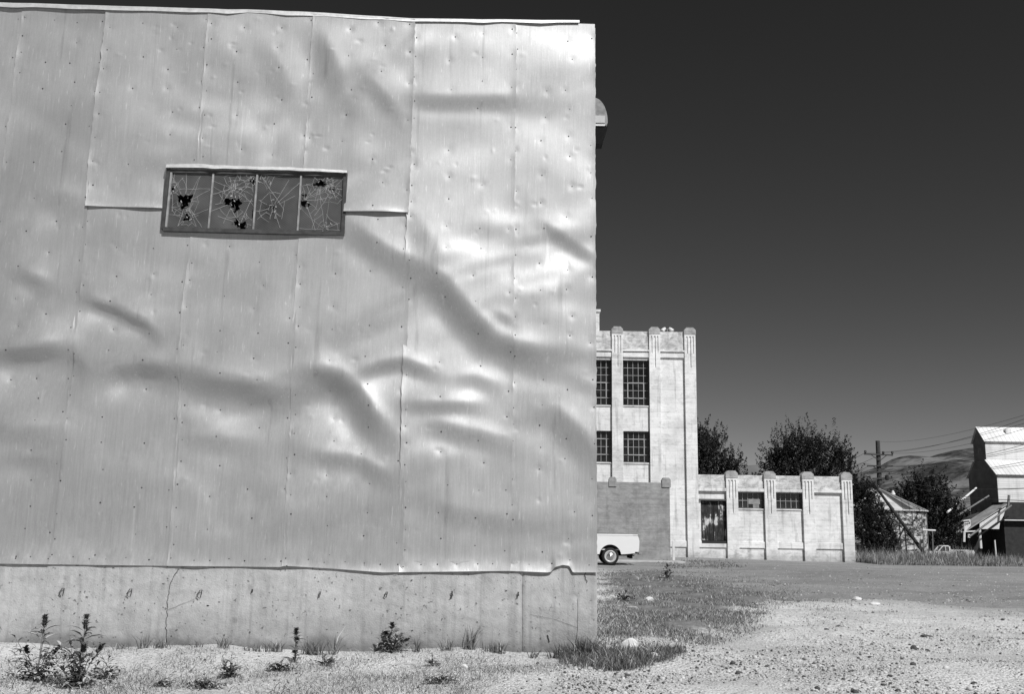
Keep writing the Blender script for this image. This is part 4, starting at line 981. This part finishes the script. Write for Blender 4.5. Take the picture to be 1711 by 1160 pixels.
poly('front_boards', [(1637,884.5), (1669.5,884.5), (1671,873), (1677,862), (1681,847.5), (1637,875.5)], dy0+.12, .1, M_WHITEPOST)
poly('fascia', [(1611,872.5), (1621.5,868.5), (1622,879), (1611.5,890)], dy0-.1, .08, M_WHITEPOST)
poly('eave_beam', [(1600,873), (1621,870), (1621,868), (1600,871.2)], dy0-.25, .1, M_WHITEPOST)
poly('lower_beam', [(1592,891), (1637,888.5), (1637,886.5), (1592,888.8)], dy0-.3, .1, M_WHITEPOST)
mb = MB(); mb.box(at(1600, 890, dy0+4).x, at(1740, 890, dy0+4).x, dy0+4, dy0+4.3, gzv-.2, at(1660, 866, dy0+4).z); mb.box(at(1682, 890, dy0).x, at(1740, 890, dy0).x, dy0+.5, dy0+3.9, gzv-.2, at(1690, 870, dy0).z); mb.build('interior_shade_boards', M_SHEDDARK, shd)  # near-black backing: the open shed's inner shade is put into its colour
for (x0, y0, x1, y1) in ((1611, 888, 1610.5, 906), (1619, 893, 1618.5, 899), (1636.5, 884, 1639, 917)):
    MB().tube([at(x0, y0, dy0-.2), at(x1, y1, dy0-.2)], .16, 6).build('post', M_WHITEPOST, shd)
MB().tube([at(1620, 897, dy0-1.5), at(1690, 845, dy0-1.5)], .12, 8).build('conveyor_tube', M_GREYSTEEL, shd)
MB().tube([at(1633, 897, dy0-1.3), at(1685, 863, dy0-1.3)], .09, 6).build('brace', M_BLACK, shd)
MB().tube([at(1684, 852, dy0-1), at(1686, 828, dy0-1)], .14, 6).build('vent_pipe', M_GREYSTEEL, shd)
mb = MB(); r0 = at(1686, 838, dy0+2); mb.box(at(1684, 850, dy0).x, at(1740, 850, dy0).x, dy0+1, dy0+3.9, at(1690, 871, dy0).z, at(1690, 839, dy0).z); mb.build('upper_shed', M_SHEDDARK, shd)
MB().box(at(1678, 870, dy0).x, at(1740, 870, dy0).x, dy0-.1, dy0+.4, at(1690, 870.5, dy0).z, at(1690, 868.8, dy0).z).build('shed_eave', M_WHITEPOST, shd)
a, b2 = at(1583, 856.5, dy0-3), at(1631, 816, dy0+11)
tag(MB().tube([a, b2], .12, 8).build('grain_spout', M_WHITEPOST, loc=tuple(a)), 'straight white grain spout slanting up to the elevator gable', 'spout')
a, b2 = at(1600, 862, dy0-2), at(1652, 829, dy0+10.5)
tag(MB().tube([a, b2], .10, 8).build('grain_spout', M_GREYSTEEL, loc=tuple(a)), 'dark grain spout slanting up across the elevator gable', 'spout')
a, b2 = at(1665, 935, 70), at(1662, 903, 70)
tag(MB().tube([a-Vector((0,0,.4)), b2], [.06, .05], 8).build('white_post', M_WHITEPOST, loc=tuple(a)), 'thin white post standing in roadside grass before the open shed', 'post')
a = at(1558, 925, 80); b2 = at(1558, 886, 80)
sg = empty('crossbar_post', (a.x, 80, float(terrain(a.x, 80))), 'slim pole with a pale crossbar standing beside the far pickup', 'post')
MB().tube([(a.x, 80, float(terrain(a.x, 80))-.2), tuple(b2)], .05, 6).build('post', M_GREYSTEEL, sg)
MB().tube([at(1541, 886, 80), at(1563, 887, 80)], .07, 6).build('crossbar', M_WHITEPOST, sg)

# ------------------------------------------------------------------ trees, shrubs
def leaf_cloud(cent, dirs, nleaf, size, seed, flat=.5):
    """small folded leaves along a set of sprays: returns vertices, faces, material index"""
    rg = np.random.default_rng(seed); n = len(cent)*nleaf
    t_ = rg.random((len(cent), nleaf, 1)); base = cent[:, None, :] + dirs[:, None, :]*t_
    wid = np.linalg.norm(dirs, axis=1)[:, None, None]*.15*(1.05-t_)+size*.25
    P = (base + rg.normal(0, 1, (len(cent), nleaf, 3))*wid*.6).reshape(-1, 3)
    a = rg.normal(0, 1, (n, 3)); a /= np.linalg.norm(a, axis=1)[:, None]
    b_ = rg.normal(0, 1, (n, 3)); b_ -= a*(a*b_).sum(1)[:, None]; b_ /= np.linalg.norm(b_, axis=1)[:, None]
    s = size*rg.uniform(.6, 1.4, (n, 1))
    v = np.stack([P-a*s*.5, P+b_*s*.28, P+a*s*.5, P-b_*s*.28], 1).reshape(-1, 3)
    f = np.arange(n*4).reshape(n, 4); mi = np.repeat(rg.choice([0, 1, 2], len(cent), p=[.5, .35, .15]), nleaf)
    return v, f, mi
def tree(name, base, lobes, nspray, nleaf, size, label, cat='tree', group=None, spray=1.0, trunk=True, seed=1, upw=.8):
    spray *= 1.3; size *= .85; nleaf = int(nleaf*1.25)
    """lobes: centres and radii in metres; sprays grow outwards and upwards from branch tips inside each lobe"""
    rg = np.random.default_rng(seed); root = empty(name, tuple(base), label, cat, group)
    vol = np.array([l[3]**2.2 for l in lobes]); pick = rg.choice(len(lobes), nspray, p=vol/vol.sum())
    L = np.array([l[:3] for l in lobes])[pick]; Rr = np.array([l[3] for l in lobes])[pick][:, None]
    d = rg.normal(0, 1, (nspray, 3)); d /= np.linalg.norm(d, axis=1)[:, None]
    rad = rg.random((nspray, 1))**.38
    c_ = L + d*Rr*rad*np.array([1, 1, 1.0])
    dirs = d*.7 + np.array([0, 0, upw]) + rg.normal(0, .25, (nspray, 3)); dirs *= spray*rg.uniform(.5, 1.5, (nspray, 1))
    keep = c_[:, 2] > base[2]+.1; c_, dirs = c_[keep], dirs[keep]
    v, f, mi = leaf_cloud(c_, dirs, nleaf, size, seed)
    make_mesh('crown', v-np.array(root.location), f, M_LEAF, mi, root)
    mb = MB(); H = max(l[2] for l in lobes); r0 = max(.06, .035*(H-base[2]))
    if trunk:
        mb.tube([base-Vector((0, 0, .2)), base+Vector((.1, 0, (H-base[2])*.35)), base+Vector((0, .1, (H-base[2])*.75))], [r0, r0*.75, r0*.3], 9)
    for l in lobes:
        s_ = base+Vector((0, 0, (H-base[2])*(.15 if trunk else .02))); e = Vector(l[:3]); md = s_.lerp(e, .5)+Vector((0, 0, .08*(e-s_).length))
        mb.tube([s_, md, e], [r0*.5, r0*.35, r0*.12], 6)
        for k in range(5):
            q = rg.normal(0, 1, 3); q /= np.linalg.norm(q); q[2] = abs(q[2]); mb.tube([e.lerp(md, .3*k/5), e+Vector(q)*l[3]*.95], [r0*.15, r0*.03], 4)
    mb.build('trunk', M_BARK, root)
    return root
def lob(lst, Y): 
    out = []
    for px_, py_, rp_, dy in lst:
        p = at(px_, py_, Y+dy); out.append((p.x, p.y, p.z, rp_*Y/F))
    return out
def tbase(px_, Y): p = at(px_, 900, Y); return Vector((p.x, Y, float(terrain(p.x, Y))))
tree('broadleaf_tree', tbase(1165, 76), lob([(1158,755,28,0),(1178,752,22,-1),(1196,750,17,0),(1172,780,26,-1),(1205,780,20,0),(1220,782,16,.5),(1190,800,30,0),(1226,795,13,-1),(1240,797,9,0),(1150,800,40,0),(1160,735,14,0),(1188,738,7,0),(1207,742,6,0),(1150,850,40,1),(1190,850,34,1)], 76), 900, 38, .16, 'dark bushy tree showing above the low wing beside the tall white building', seed=3, spray=.65)
tree('broadleaf_tree', tbase(1350, 84), lob([(1300,778,22,0),(1286,770,12,0),(1312,755,20,0),(1330,748,18,-1),(1352,750,20,0),(1348,780,30,0),(1380,775,26,0),(1372,752,14,0),(1395,760,14,0),(1410,778,16,0),(1400,755,7,0),(1420,788,10,0),(1320,790,30,0),(1400,805,26,0),(1340,830,44,1),(1400,840,34,1),(1290,792,16,0),(1300,830,30,1)], 84), 1300, 40, .16, 'broad dark round crowned tree rising behind the low white wing', seed=4, spray=.75)
tree('tall_shrub', tbase(1460, 63), lob([(1442,828,17,0),(1450,822,11,-.5),(1440,850,20,0),(1462,856,14,-1),(1455,875,26,-1),(1476,882,13,-1),(1445,905,24,-1),(1470,908,22,-1.5),(1488,905,10,-1.5),(1455,925,22,-1.5),(1434,820,12,0),(1484,918,10,-1)], 63), 900, 42, .10, 'dense dark leafy shrub filling the gap between white wing and grain bin', 'shrub', seed=5, spray=.45, trunk=False, upw=.4)
tree('broadleaf_tree', tbase(1545, 118), lob([(1540,812,15,0),(1525,822,14,0),(1560,820,16,0),(1512,832,14,0),(1545,840,26,0),(1572,845,20,0),(1585,862,18,0),(1530,860,26,0),(1560,875,30,0),(1590,882,16,0),(1505,850,14,0),(1575,905,24,0),(1540,905,30,0),(1566,806,5,0),(1500,838,8,0)], 118), 1100, 36, .24, 'dark spreading tree between the grain bin and the grain elevator', seed=6, spray=.9)
tree('broadleaf_tree', tbase(1600, 134), lob([(1604,868,12,0),(1612,862,8,0),(1598,882,16,0),(1615,885,12,0),(1605,905,16,0)], 134), 260, 30, .22, 'small dark tree at the foot of the grain elevator spouts', seed=8, spray=.6)
for k, (px_, Y, r_, hh, lab) in enumerate([(1560, 190, 22, 870, 'far low tree seen beneath the spreading tree'), (1240, 140, 26, 830, 'far tree mostly hidden behind the low white wing'), (1425, 150, 16, 822, 'far dark tree peeping between white wing and utility pole')]):
    tree('broadleaf_tree', tbase(px_, Y), lob([(px_, hh, r_, 0), (px_-r_*.8, hh+r_*.6, r_*.8, 0), (px_+r_*.8, hh+r_*.5, r_*.8, 0), (px_, hh+r_*1.6, r_*1.2, 0)], Y), 300, 30, .3, lab, seed=20+k, spray=1.0)

# ------------------------------------------------------------------ hills
def ridge(name, pts, Y, depth, mat, label, seed, amp):
    n, k = 260, 40; px_ = np.linspace(pts[0][0], pts[-1][0], n); py_ = np.interp(px_, [p[0] for p in pts], [p[1] for p in pts])
    rg = np.random.default_rng(seed)
    top = np.array([tuple(at(a, b_, Y)) for a, b_ in zip(px_, py_)]); V = []
    for j in range(k):
        f_ = j/(k-1); prof = 1-f_
        row = top.copy(); row[:, 1] = Y - depth*f_; row[:, 0] = top[:, 0]
        h = top[:, 2]*(prof**1.15)
        for q in range(9):
            wl = (.5+q*.35); h = h + amp*np.sin(top[:, 0]/(70*wl)+seed*q+1.5*np.sin(f_*4*wl+q)+f_*5)*np.sin(f_*math.pi)**.7/(q+1.5)*(1 if q else .5)
        row[:, 2] = h - 6*f_; V.append(row)
    back = top.copy(); back[:, 1] = Y+depth*.8; back[:, 2] = -10; V.insert(0, back)
    V = np.array(V); ii = np.arange(V.shape[0]*n).reshape(V.shape[0], n)
    f = np.stack([ii[:-1, :-1], ii[1:, :-1], ii[1:, 1:], ii[:-1, 1:]], -1).reshape(-1, 4)
    return tag(make_mesh(name, V.reshape(-1, 3), f, mat, smooth=True), label, None, None, 'structure')
ridge('hills', [(1180,840),(1300,812),(1400,800),(1440,790),(1470,779),(1490,768),(1505,763.5),(1520,761.5),(1545,763),(1552,764.5),(1565,760),(1590,754),(1615,750),(1632,747.5),(1660,749),(1720,742),(1800,735),(1950,728)], 3200, 1700, M_MOUNT, 'bare mountain slopes behind the grain elevator', 3, 26)
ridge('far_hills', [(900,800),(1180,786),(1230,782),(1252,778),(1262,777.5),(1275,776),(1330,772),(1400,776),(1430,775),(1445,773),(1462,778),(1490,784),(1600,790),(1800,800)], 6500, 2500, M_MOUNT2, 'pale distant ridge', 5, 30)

# ------------------------------------------------------------------ stones, grass, weeds
def ico():
    p = (1+5**.5)/2; v = np.array([(-1,p,0),(1,p,0),(-1,-p,0),(1,-p,0),(0,-1,p),(0,1,p),(0,-1,-p),(0,1,-p),(p,0,-1),(p,0,1),(-p,0,-1),(-p,0,1)])/math.hypot(1, p)
    f = np.array([(0,11,5),(0,5,1),(0,1,7),(0,7,10),(0,10,11),(1,5,9),(5,11,4),(11,10,2),(10,7,6),(7,1,8),(3,9,4),(3,4,2),(3,2,6),(3,6,8),(3,8,9),(4,9,5),(2,4,11),(6,2,10),(8,6,7),(9,8,1)])
    return v, f
IV, IF = ico()
def randrot(rg, n):
    q = rg.normal(0, 1, (n, 4)); q /= np.linalg.norm(q, axis=1)[:, None]; w_, x, y, z = q.T
    return np.stack([1-2*(y*y+z*z), 2*(x*y-w_*z), 2*(x*z+w_*y), 2*(x*y+w_*z), 1-2*(x*x+z*z), 2*(y*z-w_*x), 2*(x*z-w_*y), 2*(y*z+w_*x), 1-2*(x*x+y*y)], 1).reshape(n, 3, 3)
def stones(pos, size, seed):
    rg = np.random.default_rng(seed); n = len(pos)
    v = IV[None]*(1+rg.normal(0, .14, (n, 12, 1)))*rg.uniform(.6, 1.2, (n, 1, 3)); v = np.einsum('nij,nkj->nki', randrot(rg, n), v)*size[:, None, None]
    v[:, :, 2] *= .75; v += pos[:, None, :]
    f = (IF[None]+12*np.arange(n)[:, None, None]).reshape(-1, 3)
    return v.reshape(-1, 3), f, np.repeat(rg.choice([0, 1, 2], n, p=[.38, .40, .22]), 20)
rg = np.random.default_rng(5)
n = 30000; px_ = rg.uniform(930, 1740, n); py_ = 1003+ (1185-1003)*rg.random(n)**.8
pt = grounds(px_, py_); gin = polydist(pt[:, 0], pt[:, 1], gw) > .2; cin = polydist(pt[:, 0], pt[:, 1], cw) > .1
pat = np.sin(pt[:, 0]*1.7+np.sin(pt[:, 1]*2.1))*np.sin(pt[:, 1]*1.3+pt[:, 0]*.6)
ok = (~gin) & (~cin) & (rg.random(n) < .45+.5*pat); ok &= ~((px_ < 1000) & (py_ < 1095))
pt = pt[ok]; n1 = len(pt)
px2 = rg.uniform(-30, 1000, 5200); py2 = rg.uniform(1096, 1185, 5200); p2 = grounds(px2, py2); pt = np.vstack([pt, p2])
sz = np.exp(rg.normal(math.log(.0095), .48, len(pt))); sz[n1:] *= .62; sz = np.clip(sz, .004, .036)
pt[:, 2] = gheight(pt[:, 0], pt[:, 1]) + sz*.25
v, f, mi = stones(pt, sz, 3)
tag(make_mesh('gravel', v, f, M_STONE, mi), 'loose gravel stones scattered over the pale dirt', 'gravel', None, 'stuff')
n = 2600; px_ = rg.uniform(1130, 1740, n); py_ = rg.uniform(945, 1012, n); pt = grounds(px_, py_); ok = (polydist(pt[:, 0], pt[:, 1], gw) < 0); pt = pt[ok]
sz = np.clip(np.exp(rg.normal(math.log(.013), .45, len(pt))), .01, .06); pt[:, 2] = gheight(pt[:, 0], pt[:, 1])+sz*.1
v, f, mi = stones(pt, sz, 9); tag(make_mesh('lot_gravel', v, f, M_STONE, mi), 'coarse gravel on the grey lot', 'gravel', None, 'stuff')
def rock(px_, py_, wpx, hpx, label, mat=M_ROCK, seed=1):
    p = ground(px_, py_+hpx*.3); u = p.y/F; rg2 = np.random.default_rng(seed); v = IV.copy(); f = [tuple(a) for a in IF]
    vv = [Vector(a) for a in v]; nf = []; cache = {}
    def midp(a, b_):
        k = (min(a, b_), max(a, b_))
        if k not in cache: vv.append((vv[a]+vv[b_]).normalized()); cache[k] = len(vv)-1
        return cache[k]
    for _ in range(2):
        nf = []; cache.clear()
        for a, b_, c in f: ab, bc, ca = midp(a, b_), midp(b_, c), midp(c, a); nf += [(a, ab, ca), (b_, bc, ab), (c, ca, bc), (ab, bc, ca)]
        f = nf
    pl = rg2.normal(0, 1, (9, 3)); pl /= np.linalg.norm(pl, axis=1)[:, None]
    out = []
    for q in vv:
        a = np.array(q)
        for w_ in pl:                                # cut flat facets
            d = a@w_ - .72
            if d > 0: a = a - w_*d*.9
        out.append(a*np.array([wpx*u*.62, wpx*u*.5, hpx*u*.75])*(1+rg2.normal(0, .02)))
    z = gheight(p.x, p.y)
    return tag(make_mesh('rock', [Vector(a)+Vector((0, 0, hpx*u*.3)) for a in out], f, mat, loc=(p.x, p.y, float(z))), label, 'rock')
rock(1052, 1080, 24, 20, 'largest pale angular rock in the grass by the building corner', seed=2)
rock(1036, 1083, 10, 12, 'dark sided rock leaning on the left of the largest pale rock', M_STONE[1], seed=3)
rock(1015, 1081, 16, 9, 'flat pale rock between the building corner and the largest rock', seed=4)
rock(1002, 1079, 9, 6, 'small pale rock touching the foundation corner', seed=5)
rock(1093, 1100, 16, 10, 'tilted pale rock in the dark grass clump below the largest rock', seed=6)
rock(1085, 1001, 11, 6, 'round pale rock out in the middle of the grass patch', seed=7)
rock(1432, 1009, 13, 6, 'pale rock at the edge of the grey lot, right of the grass tip', seed=8)
rock(1462, 1015, 14, 5, 'low pale rock on the gravel farther right of the grass tip', seed=9)
rock(1527, 1082, 9, 7, 'dark pointed rock lying alone on the pale gravel', M_STONE[2], seed=10)
rock(1548, 1064, 18, 4, 'dark flat slab of stone on the pale gravel', M_STONE[2], seed=11)
rock(776, 1116, 12, 7, 'pale rock on the dirt strip in front of the foundation', seed=12)

def blades(pos, hgt, wid, lean, seed):
    rg = np.random.default_rng(seed); n = len(pos); a = rg.uniform(0, 6.283, n); b_ = rg.uniform(0, 6.283, n)
    s = np.stack([np.cos(a), np.sin(a), 0*a], 1)*wid[:, None]; ld = np.stack([np.cos(b_), np.sin(b_), 0*b_], 1)*(lean*hgt)[:, None]
    up_ = np.array([0, 0, 1.])
    v = np.stack([pos-s, pos+s, pos+ld*.35+up_*(hgt*.6)[:, None]-s*.7, pos+ld*.35+up_*(hgt*.6)[:, None]+s*.7, pos+ld+up_*hgt[:, None]], 1)
    k = 5*np.arange(n)[:, None]
    f = np.concatenate([k+np.array([[0, 1, 3]]), k+np.array([[0, 3, 2]]), k+np.array([[2, 3, 4]])], 1).reshape(-1, 3)
    return v.reshape(-1, 3), f
def grassfield(name, poly_px, n, hmean, wid, label, probs, seed, patch=.5, zfun=None, Yfix=None, lean=.7, soft=12):
    rg = np.random.default_rng(seed); xs_ = [p[0] for p in poly_px]; ys_ = [p[1] for p in poly_px]
    px_ = rg.uniform(min(xs_), max(xs_), n*2); py_ = rg.uniform(min(ys_), max(ys_), n*2)
    d = polydist(px_, py_, poly_px); ok = d > rg.uniform(-.4, 1, n*2)*soft; px_, py_ = px_[ok][:n], py_[ok][:n]
    pt = grounds(px_, py_)
    pn = np.sin(pt[:, 0]*2.3+1.7*np.sin(pt[:, 1]*.9))*np.sin(pt[:, 1]*1.1+1.3*np.sin(pt[:, 0]*1.9))
    pt = pt[rg.random(len(pt)) < (1-patch)+patch*(pn+.6)]; n = len(pt)
    pt[:, 2] = gheight(pt[:, 0], pt[:, 1])-.01
    h = hmean*np.exp(rg.normal(0, .4, n)); w_ = wid*np.maximum(1, pt[:, 1]/22)*rg.uniform(.6, 1.3, n)
    v, f = blades(pt, h, w_, lean*rg.random(n), seed); mi = np.repeat(rg.choice([0, 1, 2], n, p=probs), 3)
    return tag(make_mesh(name, v, f, M_GRASS, mi), label, 'grass', None, 'stuff')
grassfield('grass', GRASS_PX, 60000, .042, .006, 'patch of short rough grass beside the metal building', [.38, .38, .24], 31, .85, lean=1.5, soft=40)
grassfield('grass_clump', CLUMP_PX, 9000, .075, .005, 'dark grass clump in front of the foundation corner', [.55, .30, .15], 32, .35, lean=1.5)
grassfield('sparse_grass', [(1000,950),(1150,950),(1330,985),(1440,1010),(1380,1040),(1280,1045),(1200,1075),(1120,1095),(1000,1090)], 13000, .035, .006, 'thin grass fringe around the grass patch', [.4, .4, .2], 33, .9, lean=1.5)
grassfield('thin_weeds', [(1090,937),(1180,938),(1250,946),(1200,951),(1130,950)], 2600, .07, .006, 'thin dark weeds on the lot before the white building', [.7, .25, .05], 36, .8, lean=1.5)
grassfield('dry_litter', [(-20,1078),(500,1086),(1000,1091),(1000,1110),(760,1175),(-20,1180)], 27000, .04, .003, 'dry straw and weed litter on the dirt strip before the foundation', [.45, .25, .30], 34, .8, lean=2.6)
# roadside grass on the right
n = 34000; rg = np.random.default_rng(41)
gx0, gx1 = at(1432, 935, 56).x, at(1760, 935, 56).x
pt = np.stack([rg.uniform(gx0, gx1, n), 54+8*rg.random(n)**1.3, np.zeros(n)], 1)
pt = pt[(pt[:, 0] > X_end+.1) | (pt[:, 1] < 0)]
pt[:, 2] = gheight(pt[:, 0], pt[:, 1])-.02
pn = .5+.5*np.sin(pt[:, 0]*.9+1)*np.sin(pt[:, 0]*.37+pt[:, 1]*.6)
h = (.30+.38*pn)*np.exp(rg.normal(0, .3, len(pt)))*np.where(pt[:, 0] > at(1640, 935, 56).x, .6, 1)*sstep(53.6, 56.5, pt[:, 1])**.5
v, f = blades(pt, h, rg.uniform(.007, .016, len(pt)), .5*rg.random(len(pt)), 42)
tag(make_mesh('roadside_grass', v, f, M_GRASS, np.repeat(rg.choice([0, 1, 2], len(pt), p=[.18, .50, .32]), 3)), 'tall dry grass along the far edge of the gravel lot', 'grass', None, 'stuff')

def leaf(mb, p, d, L, wd, up_, m):
    d = d.normalized(); s = d.cross(up_); s = s.normalized() if s.length > .01 else Vector((1, 0, 0)); n_ = s.cross(d)
    a, b_, c, e = p, p+d*L*.4+n_*L*.06, p+d*L*.75+n_*L*.02, p+d*L-n_*L*.1
    mb.add([a, b_+s*wd+n_*wd*.4, c+s*wd*.6+n_*wd*.3, e, c-s*wd*.6+n_*wd*.3, b_-s*wd+n_*wd*.4, b_, c], [(0, 1, 6), (1, 2, 7, 6), (2, 3, 7), (0, 6, 5), (6, 7, 4, 5), (7, 3, 4)], m)
def weed(name, px_, py_, hpx, spread, nst, nlf, label, cat='weed', group=None, seed=1, pale=.2, ll=.09, spike=True, Yoff=0, bushy=0):
    rr = random.Random(seed); p = ground(px_, py_); p.z = float(gheight(p.x, p.y)); u = p.y/F; H = hpx*u
    root = empty(name, tuple(p), label, cat, group); st_ = MB(); lf = MB()
    for k in range(nst):
        a = rr.uniform(0, 6.28); h = H*(1 if k == 0 else rr.uniform(.3, .75)); sp_ = (spread*.12 if k == 0 else spread*rr.uniform(.35, 1))*u
        tip = p+Vector((math.cos(a)*sp_, math.sin(a)*sp_*.7, h)); md = p.lerp(tip, .5)+Vector((0, 0, h*.06))
        st_.tube([p-Vector((0, 0, .03)), md, tip], [.006, .0045, .002], 5)
        for j in range(nlf):
            f_ = (j+.5)/nlf; q = p.lerp(md, f_*2) if f_ < .5 else md.lerp(tip, f_*2-1); b_ = rr.uniform(0, 6.28)
            d = Vector((math.cos(b_), math.sin(b_), rr.uniform(-.1, .8))); L = ll*(1.15-.5*f_)*rr.uniform(.6, 1.3)
            leaf(lf, q, d, L, L*.17, Vector((0, 0, 1)), 1 if rr.random() < pale else 0)
        if k == 0 and spike:                         # long leaves radiating below the seed spike
            for j in range(9):
                q = md.lerp(tip, .1+.6*j/9); b_ = j*2.4+seed; L = ll*1.35*rr.uniform(.75, 1.15)*(1.1-.04*j)
                leaf(lf, q, Vector((math.cos(b_), math.sin(b_)*.7, rr.uniform(.0, .55))), L, L*.12, Vector((0, 0, 1)), 1 if rr.random() < .5 else 0)
        if spike and k < 3:
            for j in range(70): 
                q = tip.lerp(md, rr.random()*.45); b_ = rr.uniform(0, 6.28); leaf(lf, q+Vector((math.cos(b_), math.sin(b_), 0))*.008, Vector((math.cos(b_), math.sin(b_), .9)), .036, .010, Vector((0, 0, 1)), 0)
    for j in range(bushy):
        a = rr.uniform(0, 6.28); r_ = spread*u*math.sqrt(rr.random()); q = p+Vector((r_*math.cos(a), r_*.6*math.sin(a), rr.random()**1.5*H*.45)); b_ = rr.uniform(0, 6.28)
        leaf(lf, q, Vector((math.cos(b_), math.sin(b_), rr.uniform(-.2, .9))), ll*rr.uniform(.35, .8), ll*.11, Vector((0, 0, 1)), 1 if rr.random() < pale else 0)
    st_.build('stem', M_WEED[2], root); lf.build('leaves', M_WEED, root)
    return root
weed('tall_weed', 60, 1140, 100, 50, 9, 9, 'tall bushy weed with seed spike at the far left before the foundation', seed=1, bushy=150, ll=.12, pale=.5)
weed('tall_weed', 128, 1146, 112, 62, 10, 10, 'tallest bushy weed with long pale leaves, second from the left frame edge', seed=2, bushy=170, pale=.5, ll=.135)
weed('tall_weed', 178, 1132, 36, 24, 5, 9, 'low sprawling weed just right of the tallest bushy weed', seed=3, bushy=60, spike=False)
weed('tall_weed', 384, 1128, 34, 16, 6, 9, 'small dark weed on the dirt near the middle of the foundation', seed=4, bushy=50, spike=False)
weed('tall_weed', 493, 1108, 52, 10, 3, 12, 'slender weed with a spike and pale top leaves by the foundation', seed=5, pale=.45)
weed('tall_weed', 470, 1122, 16, 26, 6, 8, 'flat mat of weed at the foot of the slender spiked weed', seed=6, bushy=90, spike=False)
weed('tall_weed', 655, 1090, 44, 30, 7, 10, 'broad leaved dark weed with one upright stalk against the foundation', seed=7, bushy=90, pale=.3, ll=.11)
weed('tall_weed', 722, 1112, 20, 10, 4, 7, 'tiny dark weed in the dirt below the broad leaved weed', seed=8, spike=False)
weed('tall_weed', 272, 1140, 10, 16, 5, 6, 'very low dark weed flat on the dirt between the larger weeds', seed=9, bushy=50, spike=False)
weed('tall_weed', 345, 1152, 16, 34, 6, 7, 'dark low weed at the bottom edge of the view', seed=10, bushy=90, spike=False)
weed('tall_weed', 540, 1108, 20, 22, 6, 7, 'wispy weed in the dirt right of the slender spiked weed', seed=11, bushy=40, spike=False)
weed('tall_weed', 1116, 966, 22, 10, 4, 8, 'small upright weed at the far edge of the grass patch', seed=12, ll=.2)
weed('tall_weed', 1045, 1003, 16, 18, 6, 8, 'dark leafy weed in the middle of the grass patch', seed=13, bushy=60, ll=.16, spike=False)
weed('tall_weed', 1605, 938, 22, 8, 6, 14, 'dark upright weed standing in roadside grass under the far pickup', seed=14, bushy=160, ll=.4)
weed('tall_weed', 735, 1148, 14, 30, 6, 7, 'sprawling dark weed at the lower middle edge of the view', seed=15, bushy=90, spike=False)
def tuft(px_, py_, hpx, wpx, n, label, seed, dark=.6):
    p = ground(px_, py_); p.z = float(gheight(p.x, p.y)); u = p.y/F; rg = np.random.default_rng(seed)
    pos = np.stack([rg.normal(0, wpx*u*.4, n), rg.normal(0, .03, n)-.02, np.full(n, -.01)], 1)
    v, f = blades(pos, hpx*u*rg.uniform(.35, 1.05, n), np.full(n, .0062), 1.0*rg.random(n), seed)
    return tag(make_mesh('grass_tuft', v, f, M_GRASS, np.repeat(rg.choice([0, 1, 2], n, p=[dark, .9-dark, .1]), 3), loc=tuple(p)), label, 'grass tuft', 'grass tufts along the foundation')
TF = [(240,1089,26,10,26,'sparse two stalk grass tuft left of the foundation crack'), (268,1090,18,16,40,'grass tuft right at the foot of the foundation crack'), (205,1086,14,18,30,'short grass tuft between the tall weeds and the crack'),
      (330,1088,14,8,20,'short grass tuft right of the foundation crack'), (373,1090,22,14,26,'wispy grass tuft midway between crack and slender weed'), (425,1094,16,26,40,'low grass tuft left of the slender spiked weed'), (462,1092,22,14,60,'bent grass tuft touching the slender spiked weed'),
      (525,1093,28,26,90,'thick grass tuft just right of the slender spiked weed'), (556,1092,44,10,22,'tall stalk grass tuft left of the broad leaved weed'), (697,1091,26,10,26,'thin grass tuft right of the broad leaved weed'),
      (748,1092,22,14,34,'spread grass tuft in the middle of the right half foundation'), (785,1091,42,16,44,'tallest arching grass tuft near the foundation joint'), (828,1092,22,26,70,'low wide grass tuft left of the foundation joint'), (893,1094,18,10,22,'tiny grass tuft right of the foundation joint'),
      (940,1095,28,26,130,'thick grass tuft left of the building corner'), (978,1096,40,24,260,'dense tall grass tuft at the building corner')]
for k, (a, b_, c, d, n, l) in enumerate(TF): tuft(a, b_, c, d, n, l, 60+k)
